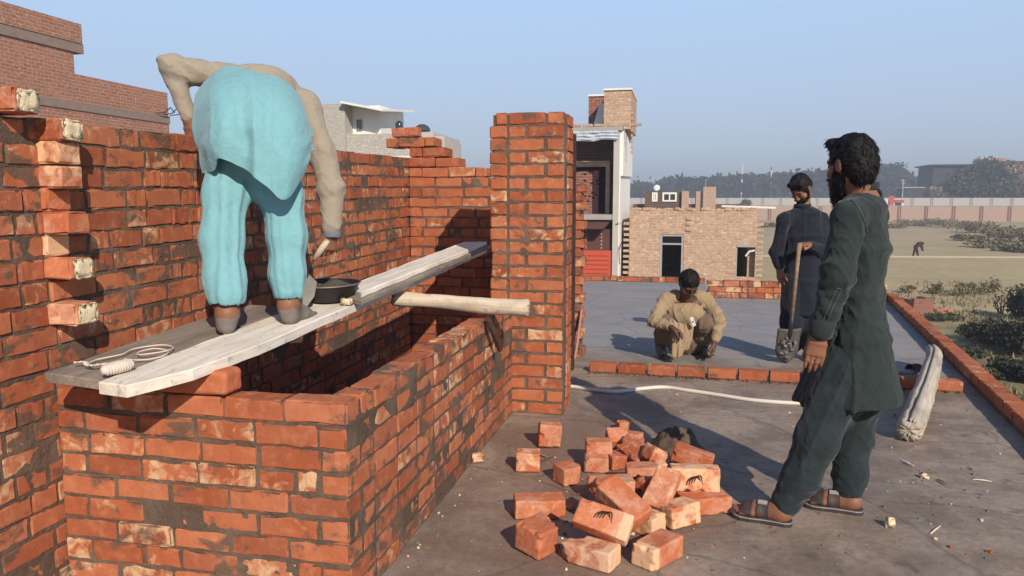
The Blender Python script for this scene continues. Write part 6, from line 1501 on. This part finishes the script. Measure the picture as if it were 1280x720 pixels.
# ------------------------------------------------------------------ man in navy leaning on a shovel
T0 = 6.75
Fb = cam_dir(-.42, -.91); Lb = nrm(np.cross(UZ, Fb)); Fh = cam_dir(-.66, -.58, -.95)
hc = Q(1001, 236, -.05); Bh = basis(Fh)
shc = Q(1004, 270); shR = Q(980, 275, -.06); shL = Q(1027, 274, .06)
elR = Q(970, 316, -.02); wrR = Q(974, 336, -.06); elL = Q(1030, 315, -.10); wrL = Q(1011, 306, -.22)
waist = Q(1004, 318); hip = Q(1003, 350); hL = gz(1014, 450); hR = gz(992, 446); hL[2] = hR[2] = .02
hipL = Q(1014, 352); hipR = Q(993, 352); knL = Q(1014, 405, -.04); knR = Q(990, 402, -.04); anL = hL+UZ*.08; anR = hR+UZ*.08
v = Vol(Q(1003, 330)-(.52, .62, 1.1), Q(1003, 330)+(.52, .55, .95), .006); v = Vol((hip-(.5, .6, 0))*(1, 1, 0)+UZ*-.02, (hip+(.5, .6, 0))*(1, 1, 0)+UZ*1.85, .006)
add_head(v, hc, Bh, 1.0, Q(1004, 262))
v.echain([Q(1004, 258), shc, waist, hip], [(.06, .06), (.12, .06), (.11, .07), (.12, .08)], Lb, .05)
v.chain([shc, shR, elR, wrR], [.045, .042, .034, .026], .03); v.chain([shc, shL, elL, wrL], [.045, .042, .034, .026], .03)
v.chain([hipL, knL, anL], [.075, .055, .04], .03); v.chain([hipR, knR, anR], [.075, .055, .04], .03)
add_foot(v, anL, hL, cam_dir(-.2, -1), .25); add_foot(v, anR, hR, cam_dir(-.6, -.8), .25)
add_hand(v, wrR, cam_dir(.02, 0, -1.), cam_dir(1, .2, 0), Fb, (.25, .4, .35), .03)
SH_TOP = Q(999, 308, -.30)
add_hand(v, wrL, nrm(SH_TOP+UZ*.035-wrL), cam_dir(0, .1, -1), cam_dir(-.2, -1, 0), (.5, .9, .6), .08, 1., (.5, .4))
nv_ = solid('person', v, M['skin'], None, None, 1)
tag(nv_, 'bearded man in dark navy shalwar kameez looking down with one hand on a shovel', 'person', 'building workers')
head_parts(nv_, hc, Bh, 1.0, beard=.006, locks=.004, strand=(900, .022))
v = Vol((hip-(.6, .6, 0))*(1, 1, 0)+UZ*.05, (hip+(.6, .6, 0))*(1, 1, 0)+UZ*1.65, .007)
v.echain([Q(1004, 258), Q(1004, 266), Q(1004, 295), waist, hip, Q(1003, 392)], [(.068, .062), (.130, .09), (.168, .118), (.162, .118), (.168, .125), (.185, .150)], Lb, .05)
v.chain([shc, shR, elR, wrR+UZ*.03], [.075, .055, .050, .042], .035); v.chain([shc, shL, elL, wrL-(wrL-elL)*.12], [.075, .055, .052, .042], .035)
v.cut((hip-(.6, .6, 0))*(1, 1, 0), (hip+(.6, .6, 0))*(1, 1, 0)+UZ*.7, lambda X, Y, Z: Z-Q(1003, 394)[2]-.015*np.sin(X*14), .004)
fold = lambda V: creases(V, (0, 0, 1), 9, .010, seed=14)+creases(V, nrm(Lb+UZ*.6), 13, .005, seed=15)
kz = solid('kameez', v, M['cloth_navy'], nv_, fold, 2)
v = Vol((hip-(.5, .5, 0))*(1, 1, 0)+UZ*.03, (hip+(.5, .5, 0))*(1, 1, 0)+UZ*.95, .007)
v.chain([hipL, knL, anL+UZ*.02], [.11, .10, .078], .04); v.chain([hipR, knR, anR+UZ*.02], [.11, .10, .078], .04)
solid('shalwar', v, M['cloth_navy'], nv_, fold, 2)
m_ = MB(); cn = Q(1003, 260, -.01)
m_.lathe([(.066, 0), (.074, .004), (.072, .034), (.064, .036), (.062, .01)], cn, 24); m_.build('collar', M['cloth_navy'], kz, smooth=True, attr=False)
# ---- shovel
st = np.array([.985, 7.0, 0]); tip = gz(981, 458, 0)
top = SH_TOP+UZ*.0; sock = gt(988, 411, np.dot(tip, NH)+.05); ax = nrm(sock-top)
h = hempty('shovel', tip*(1, 1, 0)); tag(h, 'round nosed shovel with mortar caked blade standing beside the navy clad man', 'shovel')
m_ = MB(); m_.tube([top-ax*.03, top+ax*.25, sock+ax*.02], [.018, .017, .019], 12); m_.build('handle', M['handle_wood'], h, smooth=True, attr=False)
sd = nrm(np.cross(ax, NH)); bn = nrm(np.cross(sd, ax))
nu, nv2 = 13, 12; vv = []
for j in range(nv2):
    t = j/(nv2-1); ln = .325*t; w_ = .105*(1-.04*t) if t < .55 else .103*math.sqrt(max(0, 1-((t-.55)/.46)**2))+.002
    for i in range(nu):
        s_ = (i/(nu-1)*2-1); vv.append(sock+ax*(ln-.0)+sd*s_*w_+bn*(.028*(s_**2)-.012+.015*math.sin(t*2.2)))
F = [(j*nu+i, j*nu+i+1, (j+1)*nu+i+1, (j+1)*nu+i) for j in range(nv2-1) for i in range(nu-1)]
vv = np.array(vv); m_ = MB(); n_ = len(vv); rim = [i for i in range(nu)]+[j*nu+nu-1 for j in range(1, nv2)]+[(nv2-1)*nu+i for i in range(nu-2, -1, -1)]+[j*nu for j in range(nv2-2, 0, -1)]
m_.add(np.concatenate([vv, vv+bn*.004]), F+[tuple(q+n_ for q in f[::-1]) for f in F]+[(a, a+n_, b+n_, b) for a, b in zip(rim, rim[1:]+rim[:1])]); bl = m_.build('blade', M['steel_worn'], h, smooth=True, attr=False)
m_ = MB(); m_.tube([sock-ax*.14, sock-ax*.02, sock+ax*.06, sock+ax*.12], [.021, .024, .020, .006], 12); m_.build('socket', M['iron'], bl, smooth=True, attr=False)
m_ = MB(); r = random.Random(4)
for k in range(16):
    c = sock+ax*r.uniform(.08, .27)+sd*r.uniform(-.07, .07)-bn*.008; V, F, E = brick_geo((r.uniform(.015, .04), r.uniform(.02, .05), r.uniform(.01, .02)), r, rough=.004, div=(1, 1, 1)); m_.add(V+c, F)
m_.build('caked_mortar', M['slab'], bl)
# ------------------------------------------------------------------ man squatting at the kerb
T0 = 7.0
Fb = cam_dir(.10, -.99); Lb = nrm(np.cross(UZ, Fb)); Fh = cam_dir(.16, -.74, -.82)
hc = Q(861, 355, -.16); Bh = basis(Fh)
pel = Q(858, 424, .14); shc = Q(857, 378, -.04); shR = Q(832, 376, -.04); shL = Q(884, 376, -.02)
fR = gz(829, 446); fL = gz(882, 446); fR[2] = fL[2] = .02
knR = Q(833, 404, -.15); knL = Q(882, 403, -.13); hR = fR+NH*.12; hL = fL+NH*.12; anR = hR+UZ*.09-NH*.02; anL = hL+UZ*.09-NH*.02
hipR = pel-Lb*.09; hipL = pel+Lb*.09
elR = Q(818, 401, -.20); wrR = Q(839, 409, -.38); elL = Q(899, 403, -.19); wrL = Q(893, 428, -.25)
v = Vol((pel-(.55, .75, 0))*(1, 1, 0)+UZ*-.02, (pel+(.55, .45, 0))*(1, 1, 0)+UZ*.98, .0055)
add_head(v, hc, Bh, 1.03, Q(858, 372, -.06))
v.echain([pel, Q(857, 400, .06), shc], [(.15, .11), (.14, .10), (.15, .09)], Lb, .05)
v.chain([shc, shR, Q(822, 391, -.12), elR, wrR], [.045, .04, .034, .032, .026], .03); v.chain([shc, shL, Q(894, 390, -.11), elL, wrL], [.045, .04, .034, .032, .026], .03)
for hp, kn, an, hl in ((hipR, knR, anR, hR), (hipL, knL, anL, hL)):
    v.chain([hp, kn, an], [.08, .055, .040], .03)
add_foot(v, anR, hR, cam_dir(-.12, -1), .25); add_foot(v, anL, hL, cam_dir(.12, -1), .25)
add_hand(v, wrR, cam_dir(.8, -.5, -.35), cam_dir(0, -.3, -1), cam_dir(.3, -.9, .2), (.35, .6, .5), .05, 1.05, (.4, .4))
add_hand(v, wrL, cam_dir(-.15, -.3, -1.), cam_dir(-.9, .2, 0), cam_dir(-.2, -1, 0), (.3, .5, .4), .06, 1.05, (.5, .2))
cr = solid('person', v, M['skin_dark'], None, None, 1)
tag(cr, 'man in khaki shalwar kameez squatting behind the row of kerb bricks', 'person', 'building workers')
head_parts(cr, hc, Bh, 1.03, beard=0, moust=True, locks=.003, strand=(1100, .014), fringe=0)
v = Vol((pel-(.6, .8, 0))*(1, 1, 0)+UZ*.0, (pel+(.6, .5, 0))*(1, 1, 0)+UZ*.9, .0065)
v.echain([pel+UZ*.02, Q(857, 402, .04), shc-UZ*.03], [(.18, .15), (.165, .13), (.165, .10)], Lb, .06)
v.chain([Q(844, 370, -.03), shR, Q(822, 391, -.12), elR, wrR-(wrR-elR)*.14], [.055, .056, .050, .048, .042], .035)
v.chain([Q(872, 370, -.02), shL, Q(894, 390, -.11), elL, wrL-(wrL-elL)*.18], [.055, .056, .050, .048, .044], .035)
v.ell(Q(858, 392, -.12), (.15, .07, .10), None, .05)
v.ell(Q(859, 366, -.135), (.050, .06, .085), None, .02, 'sub')
def fold(V):
    o = creases(V, nrm(cam_dir(.5, 0, -.8)), 13, .010, seed=41)+creases(V, nrm(cam_dir(-.6, 0, -.7)), 12, .008, seed=45)
    for e_ in (elR, elL): de = np.linalg.norm(V-e_, axis=1); o = o+.007*np.sin((V-e_) @ nrm(cam_dir(.4, .2, -.9))*75+4*vnoise(V*8))*np.exp(-(de/.10)**2)
    return o+.0015*fbm(V*34, 2)
kz = solid('kameez', v, M['cloth_khaki'], cr, fold, 2)
# front flap of the shirt hanging between the knees
rows = [[(838,398,-.30),(848,403,-.32),(858,405,-.33),(868,402,-.32)], [(838,414,-.33),(848,415,-.37),(858,416,-.35),(867,412,-.34)], [(838,430,-.34),(847,430,-.39),(857,428,-.37),(865,424,-.34)], [(840,444,-.36),(846,447,-.40),(853,442,-.38),(860,434,-.35)]]
sheet('shirt_flap', [[Q(*c) for c in r_] for r_ in rows], M['cloth_khaki'], kz, 40, 40, .006, lambda G, u, v_: .018*np.sin(u*15+v_*3)*v_+.008*np.sin(u*27))
v = Vol((pel-(.6, .8, 0))*(1, 1, 0)+UZ*.0, (pel+(.6, .5, 0))*(1, 1, 0)+UZ*.75, .0065)
v.ell(pel, (.20, .17, .15), None, .05)
for hp, kn, an in ((hipR, knR, anR), (hipL, knL, anL)):
    v.chain([hp, kn+UZ*-.01, kn*.45+an*.55, an+UZ*.03], [.115, .080, .082, .070], .04)
sl = solid('shalwar', v, M['cloth_brown'], cr, lambda V: creases(V, (0, 0, 1), 12, .010, seed=51)+creases(V, nrm(cam_dir(1, 0, .4)), 14, .006, seed=55), 2)
for hl, d_ in ((hR, cam_dir(-.12, -1)), (hL, cam_dir(.12, -1))):
    v = Vol(hl-(.3, .35, .05), hl+(.3, .3, .2), .005); an = hl+UZ*.07; add_foot(v, an, hl, d_, .265, 1.18, None, False); solid('cloth_shoe', v, M['camo'], cr, lambda V: .002*fbm(V*40, 2), 1)
m_ = MB(); c_ = Q(866, 402, -.40); fr = frame(cam_dir(.35, 0, -.9), -NH, c_); m_.box((-.042, -.016, -.005), (.042, .016, .005), 0, fr); tg = m_.build('white_tag', M['white_dirty'], kz, attr=False)
m_ = MB(); m_.box((-.006, -.006, .0055), (.007, .006, .008), 0, fr); m_.build('tag_hole', M['mark'], tg, attr=False)
# brick chip under his hand
# ------------------------------------------------------------------ air
mb = MB(); mb.box((-900, -115, GROUND-1), (900, 760, 26))
hz_ = NT('haze'); hz_.t.nodes.remove(hz_.b)
pv = hz_.t.nodes.new('ShaderNodeVolumePrincipled'); pv.inputs['Color'].default_value = (.46, .54, .68, 1); pv.inputs['Density'].default_value = HAZE_D; pv.inputs['Anisotropy'].default_value = 0.
hz_.l(pv.outputs[0], hz_.out.inputs['Volume'])
hzo = mb.build('haze', hz_.m, attr=False); tag(hzo, kind='stuff')
# ------------------------------------------------------------------ camera, sky, sun
cam = bpy.data.cameras.new('camera'); co = bpy.data.objects.new('camera', cam); COL.objects.link(co)
cam.sensor_width = 36; cam.lens = 36*FPX/1280; cam.clip_start = .05; cam.clip_end = 6000
co.location = (0, 0, EYE); co.rotation_euler = (math.pi/2-PITCH, 0, YAW)
S.camera = co
SUN_AZ = R(33); SUN_EL = R(31)                       # light travels towards (-sin az, cos az)
ld = Vector((-math.sin(SUN_AZ)*math.cos(SUN_EL), math.cos(SUN_AZ)*math.cos(SUN_EL), -math.sin(SUN_EL)))
sun = bpy.data.lights.new('sun', 'SUN'); sun.energy = SUN_E; sun.angle = R(.55); sun.color = (1., .87, .72)
so = bpy.data.objects.new('sun', sun); COL.objects.link(so); so.rotation_euler = ld.to_track_quat('-Z', 'Y').to_euler(); so.location = (20, -30, 40)
w = bpy.data.worlds.new('World'); S.world = w; w.use_nodes = True
nt = w.node_tree; bg = nt.nodes['Background']; sk = nt.nodes.new('ShaderNodeTexSky'); sk.sky_type = 'NISHITA'; sk.sun_disc = False
sk.sun_elevation = SUN_EL; sk.sun_rotation = math.atan2(-ld.x, -ld.y); sk.air_density = SKY_AIR; sk.dust_density = SKY_DUST; sk.ozone_density = SKY_OZ; sk.altitude = 200

# winter dust in the air: the clear sky model is blended with a pale lavender veil, greyest at the horizon
geo = nt.nodes.new('ShaderNodeTexCoord'); sp = nt.nodes.new('ShaderNodeSeparateXYZ'); nt.links.new(geo.outputs['Generated'], sp.inputs[0])
vr = nt.nodes.new('ShaderNodeValToRGB'); nt.links.new(sp.outputs[2], vr.inputs[0]); els = vr.color_ramp.elements
for pos_, col_ in ((0., (.49, .545, .64)), (.10, (.48, .59, .76)), (.27, (.46, .66, .94)), (.42, (.16, .26, .46)), (1., (.05, .09, .19))):
    e_ = els.new(pos_) if pos_ not in (0., 1.) else els[0 if pos_ == 0. else -1]; e_.color = (*col_, 1)
vs = nt.nodes.new('ShaderNodeMix'); vs.data_type = 'RGBA'; vs.blend_type = 'MULTIPLY'; vs.inputs[0].default_value = 1; vs.inputs[7].default_value = (1/SKY_S,)*3+(1,); nt.links.new(vr.outputs[0], vs.inputs[6])
vm = nt.nodes.new('ShaderNodeMix'); vm.data_type = 'RGBA'; vm.inputs[0].default_value = .86; nt.links.new(sk.outputs[0], vm.inputs[6]); nt.links.new(vs.outputs[2], vm.inputs[7])
nt.links.new(vm.outputs[2], bg.inputs[0]); bg.inputs[1].default_value = SKY_S
S.view_settings.view_transform = 'Standard'; S.view_settings.look = 'None'; S.view_settings.gamma = 1; S.view_settings.use_curve_mapping = False
S.view_settings.exposure = EXPO
S.render.engine = 'CYCLES'; S.cycles.volume_bounces = 1; S.cycles.max_bounces = 8
for o in S.objects:
    if o.get('_abs'): del o['_abs']
